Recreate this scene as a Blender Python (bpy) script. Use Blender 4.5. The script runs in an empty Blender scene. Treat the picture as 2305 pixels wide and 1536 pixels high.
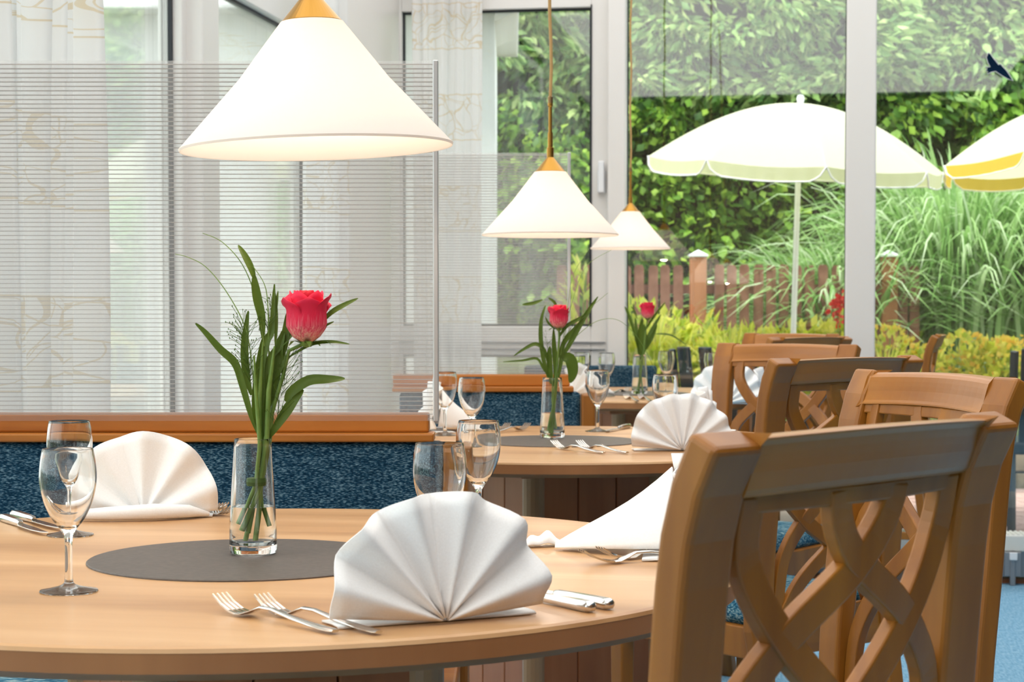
import bpy, math, random
import numpy as np
from mathutils import Vector, Matrix
random.seed(7); rng = np.random.default_rng(7)
sc = bpy.context.scene; col = sc.collection
PI = math.pi; R = math.radians

# ------------------------------------------------------------ camera, world, sun, lights, exposure
F, CX, HOR, PITCH, CAMZ = 4200.0, 1152.5, 700.0, R(2.0), 1.07
CY = HOR + F * math.tan(PITCH)
cam_d = bpy.data.cameras.new('camera'); cam = bpy.data.objects.new('camera', cam_d); col.objects.link(cam)
cam.location = (0, 0, CAMZ); cam.rotation_euler = (PI / 2 - PITCH, 0, 0)
cam_d.sensor_width = 36; cam_d.lens = F / 2305 * 36
cam_d.shift_y = (CY - 768) / 2305
cam_d.clip_start = .05; cam_d.clip_end = 300
cam_d.dof.use_dof = True; cam_d.dof.focus_distance = 2.7; cam_d.dof.aperture_fstop = 15
sc.camera = cam
vs = sc.view_settings
vs.view_transform = 'Standard'; vs.look = 'None'; vs.gamma = 1; vs.use_curve_mapping = False; vs.exposure = 1.0
cy = sc.cycles
cy.use_denoising = True
cy.transparent_max_bounces = 48; cy.sample_clamp_indirect = 5.0; cy.blur_glossy = .3

world = bpy.data.worlds.new('overcast_sky'); sc.world = world; world.use_nodes = True
wn = world.node_tree; wn.nodes['Background'].inputs[1].default_value = 1.75
tc = wn.nodes.new('ShaderNodeTexCoord'); sx = wn.nodes.new('ShaderNodeSeparateXYZ'); rp = wn.nodes.new('ShaderNodeValToRGB')
rp.color_ramp.elements[0].position = .0; rp.color_ramp.elements[0].color = (.80, .86, .84, 1)
rp.color_ramp.elements[1].position = .8; rp.color_ramp.elements[1].color = (.86, .94, 1.0, 1)
wn.links.new(tc.outputs['Generated'], sx.inputs[0]); wn.links.new(sx.outputs[2], rp.inputs[0]); wn.links.new(rp.outputs[0], wn.nodes['Background'].inputs[0])

def light(name, kind, loc, energy, color, rot=(0, 0, 0), **kw):
    l = bpy.data.lights.new(name, kind); l.energy = energy; l.color = color
    for k, v in kw.items(): setattr(l, k, v)
    o = bpy.data.objects.new(name, l); col.objects.link(o); o.location = loc; o.rotation_euler = rot
    return o
A0 = R(9.03)
sun_dir = Vector((-.40, -.22, .88))
light('sun', 'SUN', (0, 0, 20), 2.6, (1.0, .95, .86), sun_dir.to_track_quat('Z', 'Y').to_euler(), angle=R(9))
light('ceiling_fill', 'AREA', (.30, 3.0, 3.22), 118, (1.0, .96, .91), rot=(0, 0, -A0), shape='RECTANGLE', size=3.9, size_y=10.2)  # added area light, no real fixture: fills the room and hazes the window reflections

# ------------------------------------------------------------ projection helpers
def ray(x, y):
    b = (CY - y) / F; d = math.cos(PITCH) + b * math.sin(PITCH)
    return ((x - CX) / F / d, (-math.sin(PITCH) + b * math.cos(PITCH)) / d)
def W(x, y, D):
    kx, kz = ray(x, y); return Vector((kx * D, D, CAMZ + kz * D))
def Z(x, y, z):
    kx, kz = ray(x, y); D = (z - CAMZ) / kz; return Vector((kx * D, D, z))
A = R(9.03); SA, CA = math.sin(A), math.cos(A)
WU, WV = 8.348, -1.857             # back wall plane (depth), left wall plane
def room(v, u, z): return Vector((u * SA + v * CA, u * CA - v * SA, z))
def back_v(x, y=480, u=WU):
    k = ray(x, y)[0]; Y = u / (k * SA + CA); return k * Y * CA - Y * SA
def back_z(x, y, u=WU):
    k, kz = ray(x, y); Y = u / (k * SA + CA); return CAMZ + kz * Y
def left_u(x, y=480, v=WV):
    k = ray(x, y)[0]; Y = v / (k * CA - SA); return k * Y * SA + Y * CA
def left_z(x, y, v=WV):
    k, kz = ray(x, y); Y = v / (k * CA - SA); return CAMZ + kz * Y

# ------------------------------------------------------------ materials
def nodes_of(m): return m.node_tree.nodes, m.node_tree.links
def new_mat(name):
    m = bpy.data.materials.new(name); m.use_nodes = True; return m
def set_ramp(r, stops):
    e = r.color_ramp.elements
    while len(e) < len(stops): e.new(.5)
    for el, (p, c) in zip(e, stops): el.position = p; el.color = (*c, 1) if len(c) == 3 else c
def principled(name, base, rough=.5, metal=0, spec=.5, **kw):
    m = new_mat(name); b = m.node_tree.nodes['Principled BSDF']
    b.inputs['Base Color'].default_value = (*base, 1); b.inputs['Roughness'].default_value = rough
    b.inputs['Metallic'].default_value = metal; b.inputs['Specular IOR Level'].default_value = spec
    for k, v in kw.items(): b.inputs[k].default_value = v
    return m
def noisy(name, stops, scale, stretch=(1, 1, 1), rough=.5, detail=4, bump=0, coord='Object', spec=.5, dist=0, coat=0, bump_dist=.002):
    m = new_mat(name); n, l = nodes_of(m); b = n['Principled BSDF']
    t = n.new('ShaderNodeTexCoord'); mp = n.new('ShaderNodeMapping'); mp.inputs['Scale'].default_value = stretch
    nz = n.new('ShaderNodeTexNoise'); nz.inputs['Scale'].default_value = scale; nz.inputs['Detail'].default_value = detail
    nz.inputs['Distortion'].default_value = dist
    r = n.new('ShaderNodeValToRGB'); set_ramp(r, stops)
    l.new(t.outputs[coord], mp.inputs[0]); l.new(mp.outputs[0], nz.inputs['Vector']); l.new(nz.outputs[0], r.inputs[0]); l.new(r.outputs[0], b.inputs['Base Color'])
    b.inputs['Roughness'].default_value = rough; b.inputs['Specular IOR Level'].default_value = spec
    if coat: b.inputs['Coat Weight'].default_value = coat; b.inputs['Coat Roughness'].default_value = .15
    if bump:
        bp = n.new('ShaderNodeBump'); bp.inputs['Strength'].default_value = bump; bp.inputs['Distance'].default_value = bump_dist
        l.new(nz.outputs[0], bp.inputs['Height']); l.new(bp.outputs[0], b.inputs['Normal'])
    return m
def wood(name, dark, mid, lite, axis='z', scale=9, rough=.38, coat=.15):
    s = {'x': (.12, 1, 1), 'y': (1, .12, 1), 'z': (1, 1, .12)}[axis]
    return noisy(name, [(.28, dark), (.5, mid), (.72, lite)], scale, s, rough, 6, bump=.05, dist=.6, coat=coat)
def foliage_mat(name, cols, trans=.45, rough=.45):
    m = new_mat(name); n, l = nodes_of(m); n.remove(n['Principled BSDF']); out = n['Material Output']
    g = n.new('ShaderNodeNewGeometry'); r = n.new('ShaderNodeValToRGB')
    set_ramp(r, [(i / (len(cols) - 1), c) for i, c in enumerate(cols)])
    l.new(g.outputs['Random Per Island'], r.inputs[0])
    b = n.new('ShaderNodeBsdfPrincipled'); b.inputs['Roughness'].default_value = rough; b.inputs['Specular IOR Level'].default_value = .35
    t = n.new('ShaderNodeBsdfTranslucent'); mx = n.new('ShaderNodeMixShader'); mx.inputs[0].default_value = trans
    l.new(r.outputs[0], b.inputs['Base Color']); l.new(r.outputs[0], t.inputs[0])
    l.new(b.outputs[0], mx.inputs[1]); l.new(t.outputs[0], mx.inputs[2]); l.new(mx.outputs[0], out.inputs[0])
    return m
def mix_mat(name, parts):
    """parts: list of (weight, node type, {input: value}); weights are normalised"""
    m = new_mat(name); n, l = nodes_of(m); n.remove(n['Principled BSDF']); out = n['Material Output']
    acc, tot = None, 0
    for w, ty, kw in parts:
        s = n.new(ty)
        for k, v in kw.items(): s.inputs[k].default_value = v
        tot += w
        if acc is None: acc = s
        else:
            mx = n.new('ShaderNodeMixShader'); mx.inputs[0].default_value = w / tot
            l.new(acc.outputs[0], mx.inputs[1]); l.new(s.outputs[0], mx.inputs[2]); acc = mx
    l.new(acc.outputs[0], out.inputs[0]); return m
def pane_mat(name, tint):
    m = new_mat(name); n, l = nodes_of(m); n.remove(n['Principled BSDF']); out = n['Material Output']
    fr = n.new('ShaderNodeFresnel'); ge = n.new('ShaderNodeNewGeometry'); mr = n.new('ShaderNodeMapRange'); mr.inputs[3].default_value = 1.5; mr.inputs[4].default_value = 1 / 1.5
    l.new(ge.outputs['Backfacing'], mr.inputs[0]); l.new(mr.outputs[0], fr.inputs[0])   # same index seen from either face of the thin pane
    t = n.new('ShaderNodeBsdfTransparent'); t.inputs[0].default_value = (*tint, 1)
    g = n.new('ShaderNodeBsdfGlossy'); g.inputs['Roughness'].default_value = 0; g.inputs[0].default_value = (1, 1, 1, 1)
    mx = n.new('ShaderNodeMixShader')
    l.new(fr.outputs[0], mx.inputs[0]); l.new(t.outputs[0], mx.inputs[1]); l.new(g.outputs[0], mx.inputs[2]); l.new(mx.outputs[0], out.inputs[0])
    return m

M = {}
M['plaster'] = noisy('white_plaster', [(.3, (.80, .79, .77)), (.7, (.86, .85, .83))], 6, rough=.8)
M['frame'] = principled('white_window_frame', (.80, .785, .765), .35)
M['gasket'] = principled('black_gasket', (.01, .014, .02), .5)
M['pane'] = pane_mat('window_glass', (.982, .99, .987))
M['carpet'] = noisy('blue_carpet', [(.3, (.115, .27, .43)), (.5, (.20, .40, .58)), (.72, (.36, .55, .68))], 60, (4.5, .5, 1), .95, 3, bump=.3, coord='Object', spec=.1)
M['rearwall'] = noisy('oak_panelling', [(.3, (.40, .30, .22)), (.7, (.50, .39, .29))], 5, (1, 1, .1), .8, spec=.1)
M['darkwall'] = noisy('brown_panelling', [(.3, (.10, .05, .025)), (.7, (.16, .085, .04))], 5, (1, 1, .1), .6)
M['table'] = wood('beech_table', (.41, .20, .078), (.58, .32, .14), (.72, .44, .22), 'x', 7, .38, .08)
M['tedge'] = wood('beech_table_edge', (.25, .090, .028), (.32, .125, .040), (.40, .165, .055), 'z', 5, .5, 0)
M['board'] = wood('brown_board', (.30, .090, .026), (.40, .13, .040), (.48, .17, .06), 'z', 12, .45, .05)
M['post'] = wood('base_post', (.30, .15, .065), (.40, .22, .10), (.48, .27, .13), 'z', 12, .35)
M['chair'] = wood('chair_beech', (.225, .071, .005), (.315, .109, .008), (.41, .152, .012), 'z', 14, .42, .03)
M['chairx'] = wood('chair_beech_cross', (.265, .086, .006), (.355, .124, .009), (.44, .165, .014), 'x', 14, .34, .10)
M['rail'] = wood('bench_rail', (.30, .085, .006), (.42, .13, .010), (.50, .17, .018), 'x', 16, .45, .03)
M['white'] = noisy('napkin_linen', [(.3, (.86, .85, .84)), (.7, (.91, .905, .90))], 500, rough=.85, spec=.15, bump=.15, bump_dist=.0004)
M['mat'] = noisy('leather_mat', [(.3, (.075, .058, .048)), (.7, (.105, .082, .068))], 120, rough=.5, bump=.25, bump_dist=.0005)
M['glass'] = mix_mat('clear_glass', [(1, 'ShaderNodeBsdfGlass', {'IOR': 1.45, 'Roughness': 0, 'Color': (.99, .995, .995, 1)})])
M['water'] = mix_mat('water', [(1, 'ShaderNodeBsdfGlass', {'IOR': 1.2, 'Roughness': 0, 'Color': (.98, .99, .985, 1)})])
M['steel'] = principled('polished_steel', (.72, .70, .67), .16, 1)
M['brass'] = principled('brushed_brass', (.46, .24, .05), .32, 1)
M['brassd'] = principled('dark_brass', (.30, .19, .09), .4, 1)
M['cord'] = principled('gold_cord', (.50, .30, .11), .6)
M['shade'] = mix_mat('opal_shade', [(.62, 'ShaderNodeBsdfDiffuse', {'Color': (.90, .88, .86, 1)}), (.38, 'ShaderNodeBsdfTranslucent', {'Color': (.95, .89, .82, 1)})])
M['bulb'] = mix_mat('bulb_glow', [(1, 'ShaderNodeEmission', {'Color': (1, .72, .42, 1), 'Strength': 6})])
M['alu'] = principled('aluminium_strip', (.60, .60, .61), .35, .7)
M['sheet'] = mix_mat('clear_acrylic', [(.80, 'ShaderNodeBsdfTransparent', {'Color': (.98, .98, .98, 1)}), (.10, 'ShaderNodeBsdfTranslucent', {'Color': (.9, .89, .88, 1)}), (.10, 'ShaderNodeBsdfDiffuse', {'Color': (.9, .89, .88, 1)})])
M['rib'] = mix_mat('acrylic_web', [(.20, 'ShaderNodeBsdfTransparent', {'Color': (.8, .79, .78, 1)}), (.45, 'ShaderNodeBsdfDiffuse', {'Color': (.66, .62, .59, 1)}), (.35, 'ShaderNodeBsdfTranslucent', {'Color': (.66, .62, .59, 1)})])
M['stem'] = noisy('flower_stem', [(.3, (.10, .20, .03)), (.7, (.19, .30, .06))], 40, rough=.5)
M['leaf'] = foliage_mat('bouquet_leaf', [(.035, .075, .010), (.075, .135, .015), (.125, .19, .025)], .3)
M['sepal'] = foliage_mat('sepal_leaf', [(.06, .12, .02), (.10, .2, .03)], .3)
def petal_mat():
    m = new_mat('rose_petal'); n, l = nodes_of(m); b = n['Principled BSDF']; t = n.new('ShaderNodeTexCoord'); sp = n.new('ShaderNodeSeparateXYZ'); r = n.new('ShaderNodeValToRGB')
    nz = n.new('ShaderNodeTexNoise'); nz.inputs['Scale'].default_value = 5; mp = n.new('ShaderNodeMapping'); mp.inputs['Scale'].default_value = (3, 3, .35); ad = n.new('ShaderNodeMath'); ad.operation = 'MULTIPLY_ADD'; ad.inputs[1].default_value = .9
    l.new(t.outputs['Generated'], sp.inputs[0]); l.new(t.outputs['Generated'], mp.inputs[0]); l.new(mp.outputs[0], nz.inputs['Vector']); l.new(nz.outputs[0], ad.inputs[0]); l.new(sp.outputs[2], ad.inputs[2])
    set_ramp(r, [(.42, (.86, .50, .40)), (.72, (.78, .14, .20)), (1.0, (.66, .012, .06)), (1.3, (.70, .02, .07))]); l.new(ad.outputs[0], r.inputs[0]); l.new(r.outputs[0], b.inputs['Base Color'])
    b.inputs['Roughness'].default_value = .6; b.inputs['Specular IOR Level'].default_value = .25; b.inputs['Subsurface Weight'].default_value = .1; b.inputs['Subsurface Radius'].default_value = (.004, .002, .002)
    return m
M['petal'] = petal_mat()
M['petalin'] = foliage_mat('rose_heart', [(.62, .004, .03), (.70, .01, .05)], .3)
M['black'] = noisy('black_wicker', [(.3, (.012, .016, .022)), (.7, (.03, .036, .044))], 200, rough=.5)
M['conv'] = principled('convector_enamel', (.72, .72, .68), .4)
M['grey'] = principled('grey_metal', (.30, .31, .33), .4, .6)
M['fence'] = noisy('stained_fence', [(.3, (.17, .068, .038)), (.55, (.25, .11, .07)), (.75, (.31, .15, .10))], 9, (1, 1, .15), .8)
M['fpost'] = noisy('fence_post_wood', [(.3, (.33, .12, .045)), (.7, (.46, .19, .085))], 9, (1, 1, .15), .7)
M['capw'] = principled('post_cap', (.85, .87, .9), .3)
M['soil'] = noisy('garden_soil', [(.3, (.03, .035, .012)), (.6, (.07, .09, .02)), (.8, (.14, .17, .04))], 3, rough=.95)
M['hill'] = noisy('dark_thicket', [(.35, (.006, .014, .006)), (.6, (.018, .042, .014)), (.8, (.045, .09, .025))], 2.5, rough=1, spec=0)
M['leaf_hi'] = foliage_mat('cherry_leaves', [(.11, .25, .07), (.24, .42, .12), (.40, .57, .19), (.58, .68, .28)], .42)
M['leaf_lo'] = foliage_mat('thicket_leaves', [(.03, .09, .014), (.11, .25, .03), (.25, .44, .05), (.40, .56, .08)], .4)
M['leaf_bed'] = foliage_mat('bed_leaves', [(.34, .46, .05), (.58, .66, .07), (.74, .74, .12), (.82, .76, .20), (.48, .60, .16)], .5)
M['leaf_gold'] = foliage_mat('golden_blossom', [(.80, .52, .07), (.86, .64, .12), (.66, .66, .10), (.84, .46, .09)], .45)
M['blade'] = foliage_mat('grass_blade', [(.14, .30, .07), (.27, .47, .14), (.45, .64, .27), (.70, .80, .56)], .45)
M['redfl'] = foliage_mat('red_blossom', [(.70, .02, .02), (.8, .05, .04)], .4)
M['parasol'] = mix_mat('parasol_cloth', [(.5, 'ShaderNodeBsdfDiffuse', {'Color': (.80, .81, .66, 1)}), (.5, 'ShaderNodeBsdfTranslucent', {'Color': (.84, .85, .52, 1)})])
M['lining'] = mix_mat('parasol_lining', [(.5, 'ShaderNodeBsdfDiffuse', {'Color': (.85, .58, .10, 1)}), (.5, 'ShaderNodeBsdfTranslucent', {'Color': (.85, .60, .12, 1)})])
M['hem'] = principled('white_hem', (.88, .88, .86), .7)
M['pole'] = principled('white_pole', (.80, .82, .80), .35)
M['paver'] = noisy('pink_paver', [(.3, (.36, .23, .21)), (.7, (.48, .33, .30))], 12, rough=.9)
M['sand'] = principled('joint_sand', (.22, .17, .14), .95)
M['stone'] = noisy('wall_stone', [(.3, (.26, .20, .12)), (.7, (.42, .34, .22))], 14, rough=.9, bump=.3)
M['bark'] = noisy('bark', [(.3, (.04, .03, .02)), (.7, (.09, .07, .045))], 20, (1, 1, .2), .9)
M['render'] = principled('white_render', (.82, .83, .83), .8)
M['decal'] = principled('bird_decal', (.006, .018, .045), 1, 0, 0)

def blue_weave(name, a, b, c, sc_):
    m = new_mat(name); n, l = nodes_of(m); bs = n['Principled BSDF']
    t = n.new('ShaderNodeTexCoord'); mp = n.new('ShaderNodeMapping'); mp.inputs['Scale'].default_value = (.22, .5, 1.0)
    n1 = n.new('ShaderNodeTexNoise'); n1.inputs['Scale'].default_value = sc_; n1.inputs['Detail'].default_value = 2
    n2 = n.new('ShaderNodeTexNoise'); n2.inputs['Scale'].default_value = sc_ * .12; n2.inputs['Detail'].default_value = 3
    r = n.new('ShaderNodeValToRGB'); set_ramp(r, [(.38, a), (.52, b), (.68, c)])
    mx = n.new('ShaderNodeMath'); mx.operation = 'MULTIPLY_ADD'; mx.inputs[1].default_value = .25
    su = n.new('ShaderNodeMath'); su.operation = 'SUBTRACT'; su.inputs[1].default_value = .125
    l.new(t.outputs['Object'], mp.inputs[0]); l.new(mp.outputs[0], n1.inputs['Vector']); l.new(mp.outputs[0], n2.inputs['Vector'])
    l.new(n2.outputs[0], mx.inputs[0]); l.new(n1.outputs[0], mx.inputs[2]); l.new(mx.outputs[0], su.inputs[0]); l.new(su.outputs[0], r.inputs[0]); l.new(r.outputs[0], bs.inputs['Base Color'])
    bs.inputs['Roughness'].default_value = .95; bs.inputs['Specular IOR Level'].default_value = .1
    bp = n.new('ShaderNodeBump'); bp.inputs['Strength'].default_value = .3; bp.inputs['Distance'].default_value = .001
    l.new(n1.outputs[0], bp.inputs['Height']); l.new(bp.outputs[0], bs.inputs['Normal'])
    return m
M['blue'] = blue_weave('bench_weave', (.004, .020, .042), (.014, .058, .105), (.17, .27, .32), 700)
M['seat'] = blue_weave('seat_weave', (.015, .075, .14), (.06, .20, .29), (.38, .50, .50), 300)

def curtain_mat():
    m = new_mat('voile_with_gold_bands'); n, l = nodes_of(m); n.remove(n['Principled BSDF']); out = n['Material Output']
    uv = n.new('ShaderNodeUVMap'); uv.uv_map = 'UVMap'; sp = n.new('ShaderNodeSeparateXYZ'); l.new(uv.outputs[0], sp.inputs[0])
    def math_(op, a, b=None):
        k = n.new('ShaderNodeMath'); k.operation = op
        for i, v in enumerate((a, b)):
            if v is None: continue
            if isinstance(v, (int, float)): k.inputs[i].default_value = v
            else: l.new(v, k.inputs[i])
        return k.outputs[0]
    fr = math_('FRACT', math_('DIVIDE', math_('SUBTRACT', sp.outputs[1], 1.83 - .406 * 8), .406))
    band = math_('LESS_THAN', fr, .507)
    edge = math_('MAXIMUM', math_('LESS_THAN', math_('ABSOLUTE', math_('SUBTRACT', fr, .005)), .006), math_('LESS_THAN', math_('ABSOLUTE', math_('SUBTRACT', fr, .502)), .006))
    nz = n.new('ShaderNodeTexNoise'); nz.inputs['Scale'].default_value = 4; l.new(uv.outputs[0], nz.inputs['Vector'])
    va = n.new('ShaderNodeVectorMath'); va.operation = 'MULTIPLY_ADD'; va.inputs[1].default_value = (.35, .35, 0); l.new(nz.outputs['Color'], va.inputs[0]); l.new(uv.outputs[0], va.inputs[2])
    lines = None
    for s in (7.0, 11.0):
        vo = n.new('ShaderNodeTexVoronoi'); vo.feature = 'DISTANCE_TO_EDGE'; vo.inputs['Scale'].default_value = s; l.new(va.outputs[0], vo.inputs['Vector'])
        k = math_('LESS_THAN', vo.outputs['Distance'], .014)
        lines = k if lines is None else math_('MAXIMUM', lines, k)
    gold = math_('MAXIMUM', math_('MULTIPLY', band, lines), edge)
    mc = n.new('ShaderNodeMix'); mc.data_type = 'RGBA'
    mc.inputs[6].default_value = (.93, .925, .92, 1); mc.inputs[7].default_value = (.74, .56, .28, 1); l.new(math_('MULTIPLY', gold, .55), mc.inputs[0])
    d = n.new('ShaderNodeBsdfDiffuse'); t = n.new('ShaderNodeBsdfTranslucent'); tr = n.new('ShaderNodeBsdfTransparent')
    l.new(mc.outputs[2], d.inputs[0]); l.new(mc.outputs[2], t.inputs[0])
    m1 = n.new('ShaderNodeMixShader'); m1.inputs[0].default_value = .36; l.new(d.outputs[0], m1.inputs[1]); l.new(t.outputs[0], m1.inputs[2])
    m2 = n.new('ShaderNodeMixShader'); m2.inputs[0].default_value = .10; l.new(m1.outputs[0], m2.inputs[1]); l.new(tr.outputs[0], m2.inputs[2])
    l.new(m2.outputs[0], out.inputs[0]); return m
M['curtain'] = curtain_mat()

# ------------------------------------------------------------ mesh helpers
class MB:
    def __init__(s): s.v, s.f = [], []
    def add(s, v, f):
        o = len(s.v); s.v += [tuple(p) for p in v]; s.f += [tuple(i + o for i in q) for q in f]; return s
    def box(s, c, d, rz=0, m=None):
        x, y, z = (k / 2 for k in d); pts = [Vector((a * x, b * y, e * z)) for e in (-1, 1) for a, b in ((-1, -1), (1, -1), (1, 1), (-1, 1))]
        if rz: q = Matrix.Rotation(rz, 3, 'Z'); pts = [q @ p for p in pts]
        if m: pts = [m @ p for p in pts]
        return s.add([p + Vector(c) for p in pts], [(3, 2, 1, 0), (4, 5, 6, 7), (0, 1, 5, 4), (1, 2, 6, 5), (2, 3, 7, 6), (3, 0, 4, 7)])
    def rbox(s, v0, v1, u0, u1, z0, z1):
        p = [room(v, u, z) for z in (z0, z1) for v, u in ((v0, u0), (v1, u0), (v1, u1), (v0, u1))]
        return s.add(p, [(3, 2, 1, 0), (4, 5, 6, 7), (0, 1, 5, 4), (1, 2, 6, 5), (2, 3, 7, 6), (3, 0, 4, 7)])
    def sweep(s, path, sec, closed_caps=True):
        """path: list of (point, X axis, Y axis); sec: list of 2d points, or a function i -> points"""
        rows = []
        for i, (p, ax, ay) in enumerate(path):
            sc2 = sec(i) if callable(sec) else sec
            rows.append([Vector(p) + ax * a + ay * b for a, b in sc2])
        n = len(rows[0]); v = [q for r in rows for q in r]; f = []
        for i in range(len(rows) - 1):
            for j in range(n): f.append((i * n + j, i * n + (j + 1) % n, (i + 1) * n + (j + 1) % n, (i + 1) * n + j))
        if closed_caps: f += [tuple(range(n))[::-1], tuple(range((len(rows) - 1) * n, len(rows) * n))]
        return s.add(v, f)
    def tube(s, pts, r, n=8):
        pts = [Vector(p) for p in pts]; path = []
        for i, p in enumerate(pts):
            t = (pts[min(i + 1, len(pts) - 1)] - pts[max(i - 1, 0)]).normalized()
            a = t.cross(Vector((0, 1, 0)) if abs(t.y) < .9 else Vector((1, 0, 0))).normalized(); path.append((p, a, t.cross(a)))
        rr = r if callable(r) else (lambda i: r)
        return s.sweep(path, lambda i: [(rr(i) * math.cos(2 * PI * k / n), rr(i) * math.sin(2 * PI * k / n)) for k in range(n)])
    def lathe(s, prof, n=40, c=(0, 0, 0)):
        v, f = [], []; idx = []
        for r, z in prof:
            if r < 1e-6: idx.append([len(v)] * n); v.append((c[0], c[1], c[2] + z))
            else:
                idx.append(list(range(len(v), len(v) + n)))
                v += [(c[0] + r * math.cos(2 * PI * k / n), c[1] + r * math.sin(2 * PI * k / n), c[2] + z) for k in range(n)]
        for i in range(len(prof) - 1):
            for k in range(n):
                q = [idx[i][k], idx[i][(k + 1) % n], idx[i + 1][(k + 1) % n], idx[i + 1][k]]
                q = list(dict.fromkeys(q))
                if len(q) > 2: f.append(tuple(q))
        return s.add(v, f)
    def prism(s, poly, z0, z1):
        n = len(poly)
        return s.add([(*p, z0) for p in poly] + [(*p, z1) for p in poly], [tuple(range(n))[::-1], tuple(range(n, 2 * n))] + [(i, (i + 1) % n, n + (i + 1) % n, n + i) for i in range(n)])
    def grid(s, rows):
        n = len(rows[0]); return s.add([p for r in rows for p in r], [(i * n + j, i * n + j + 1, (i + 1) * n + j + 1, (i + 1) * n + j) for i in range(len(rows) - 1) for j in range(n - 1)])
    def mesh(s, name, mat, smooth=False):
        me = bpy.data.meshes.new(name); me.from_pydata(s.v, [], s.f)
        if mat: me.materials.append(mat)
        if smooth:
            me.polygons.foreach_set('use_smooth', [True] * len(me.polygons)); me.set_sharp_from_angle(angle=R(50 if name not in ('fan', 'rear_flap', 'drape', 'petal') else 180))
        me.update(); return me
    def build(s, name, mat, parent=None, smooth=False, bevel=0, solid=0, seg=2, sub=0, angle=30):
        o = bpy.data.objects.new(name, s.mesh(name, mat, smooth)); col.objects.link(o)
        if parent: o.parent = parent
        mods(o, bevel, solid, seg, sub, angle); return o
def mods(o, bevel=0, solid=0, seg=2, sub=0, angle=30):
    if solid: m = o.modifiers.new('solidify', 'SOLIDIFY'); m.thickness = solid; m.offset = 0
    if bevel: m = o.modifiers.new('bevel', 'BEVEL'); m.width = bevel; m.segments = seg; m.limit_method = 'ANGLE'; m.angle_limit = R(angle)
    if sub: m = o.modifiers.new('subsurf', 'SUBSURF'); m.levels = sub; m.render_levels = sub
def tag(o, label=None, cat=None, group=None, kind=None):
    for k, v in (('label', label), ('category', cat), ('group', group), ('kind', kind)):
        if v: o[k] = v
    return o
def thing(name, label, cat, loc=(0, 0, 0), rz=0, group=None):
    o = bpy.data.objects.new(name, None); col.objects.link(o); o.empty_display_size = .05
    o.location = loc; o.rotation_euler = (0, 0, rz); return tag(o, label, cat, group)
def copy_tree(o, parent=None):
    c = o.copy(); col.objects.link(c); c.parent = parent
    for ch in o.children: copy_tree(ch, c)
    return c
def dup(o, loc, rz, label, group=None, scale=None):
    c = copy_tree(o); c.location = loc; c.rotation_euler = (0, 0, rz); c['label'] = label
    if group: c['group'] = group
    if scale: c.scale = (scale,) * 3
    return c
def structure(o): o['kind'] = 'structure'; return o
def shared(name, me, parent, loc, rot=(0, 0, 0), scale=None):
    o = bpy.data.objects.new(name, me); col.objects.link(o); o.parent = parent; o.location = loc; o.rotation_euler = rot
    if scale: o.scale = scale
    return o

# ------------------------------------------------------------ the room
structure(MB().rbox(WV - .1, 4.6, -3.2, WU + .12, -.06, 0).build('floor', M['carpet']))
structure(MB().rbox(WV - .9, 5.2, -3.2, WU + .95, 3.3, 3.42).build('ceiling', M['plaster']))
structure(MB().rbox(WV - .12, 4.6, -3.2, -3.0, 0, 3.3).build('wall_rear', M['rearwall']))
structure(MB().rbox(4.5, 4.6, -3.0, WU + .1, 0, 3.3).build('wall_right', M['darkwall']))
U1, U2, U3 = left_u(388), left_u(437), left_u(676)
HEAD = 2.085
# wall_left: sill wall, header and the solid bits between the panes
w = MB().rbox(WV - .12, WV, -3.0, WU, 2.86, 3.3).rbox(WV - .12, WV, -3.0, U1 - 5.6, 0, 2.86).rbox(WV - .12, WV, -3.0, WU, 0, .16)
structure(w.build('wall_left', M['plaster']))
def wall_pane(name, axis, a0, a1, z0, z1, fw=.06, rails=(), depth=.07, gasket=True):
    """a window in the left ('u') or back ('v') wall: frame bars, gasket, pane"""
    root = bpy.data.objects.new(name, None); col.objects.link(root); structure(root)
    def bar(mb, p0, p1, q0, q1, o0, o1):
        if axis == 'u': mb.rbox(WV + o0, WV + o1, p0, p1, q0, q1)
        else: mb.rbox(p0, p1, WU - o1, WU - o0, q0, q1)
    bars = [(a0, a0 + fw, z0, z1), (a1 - fw, a1, z0, z1), (a0 + fw, a1 - fw, z0, z0 + fw), (a0 + fw, a1 - fw, z1 - fw, z1)] + [(a0 + fw, a1 - fw, r0, r1) for r0, r1 in rails]
    for b in bars:
        m = MB(); bar(m, *b, -.03, depth - .03); m.build('frame_bar', M['frame'], root, bevel=.004)
    cuts = [z0 + fw] + [k for r in rails for k in r] + [z1 - fw]
    for k in range(0, len(cuts), 2):
        c0, c1 = cuts[k], cuts[k + 1]
        for off in (0, -.018):
            m = MB(); bar(m, a0 + fw, a1 - fw, c0, c1, off - .006, off); m.build('pane', M['pane'], root)
        if gasket:
            g, q = .010, .012
            m = MB()
            for b in ((a0 + fw, a0 + fw + g, c0, c1), (a1 - fw - g, a1 - fw, c0, c1), (a0 + fw, a1 - fw, c0, c0 + g), (a0 + fw, a1 - fw, c1 - g, c1)): bar(m, *b, 0, q)
            m.build('gasket', M['gasket'], root)
    return root
wall_pane('window_1', 'u', U1 - 5.6, U1 - 2.75, .16, 2.86, .06, [(HEAD + .01, HEAD + .13)])
wall_pane('window_2', 'u', U1 - 2.75, U1 + .03, .16, 2.86, .05, [(HEAD + .01, HEAD + .13)])
wall_pane('window_3', 'u', U2 - .03, U3 + .05, .16, 2.86, .05, [(HEAD - .005, HEAD + .13)])
structure(MB().rbox(WV - .05, WV + .09, U1 + .02, U2 - .02, .1, 2.9).build('trim_1', M['frame'], bevel=.006))
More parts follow.
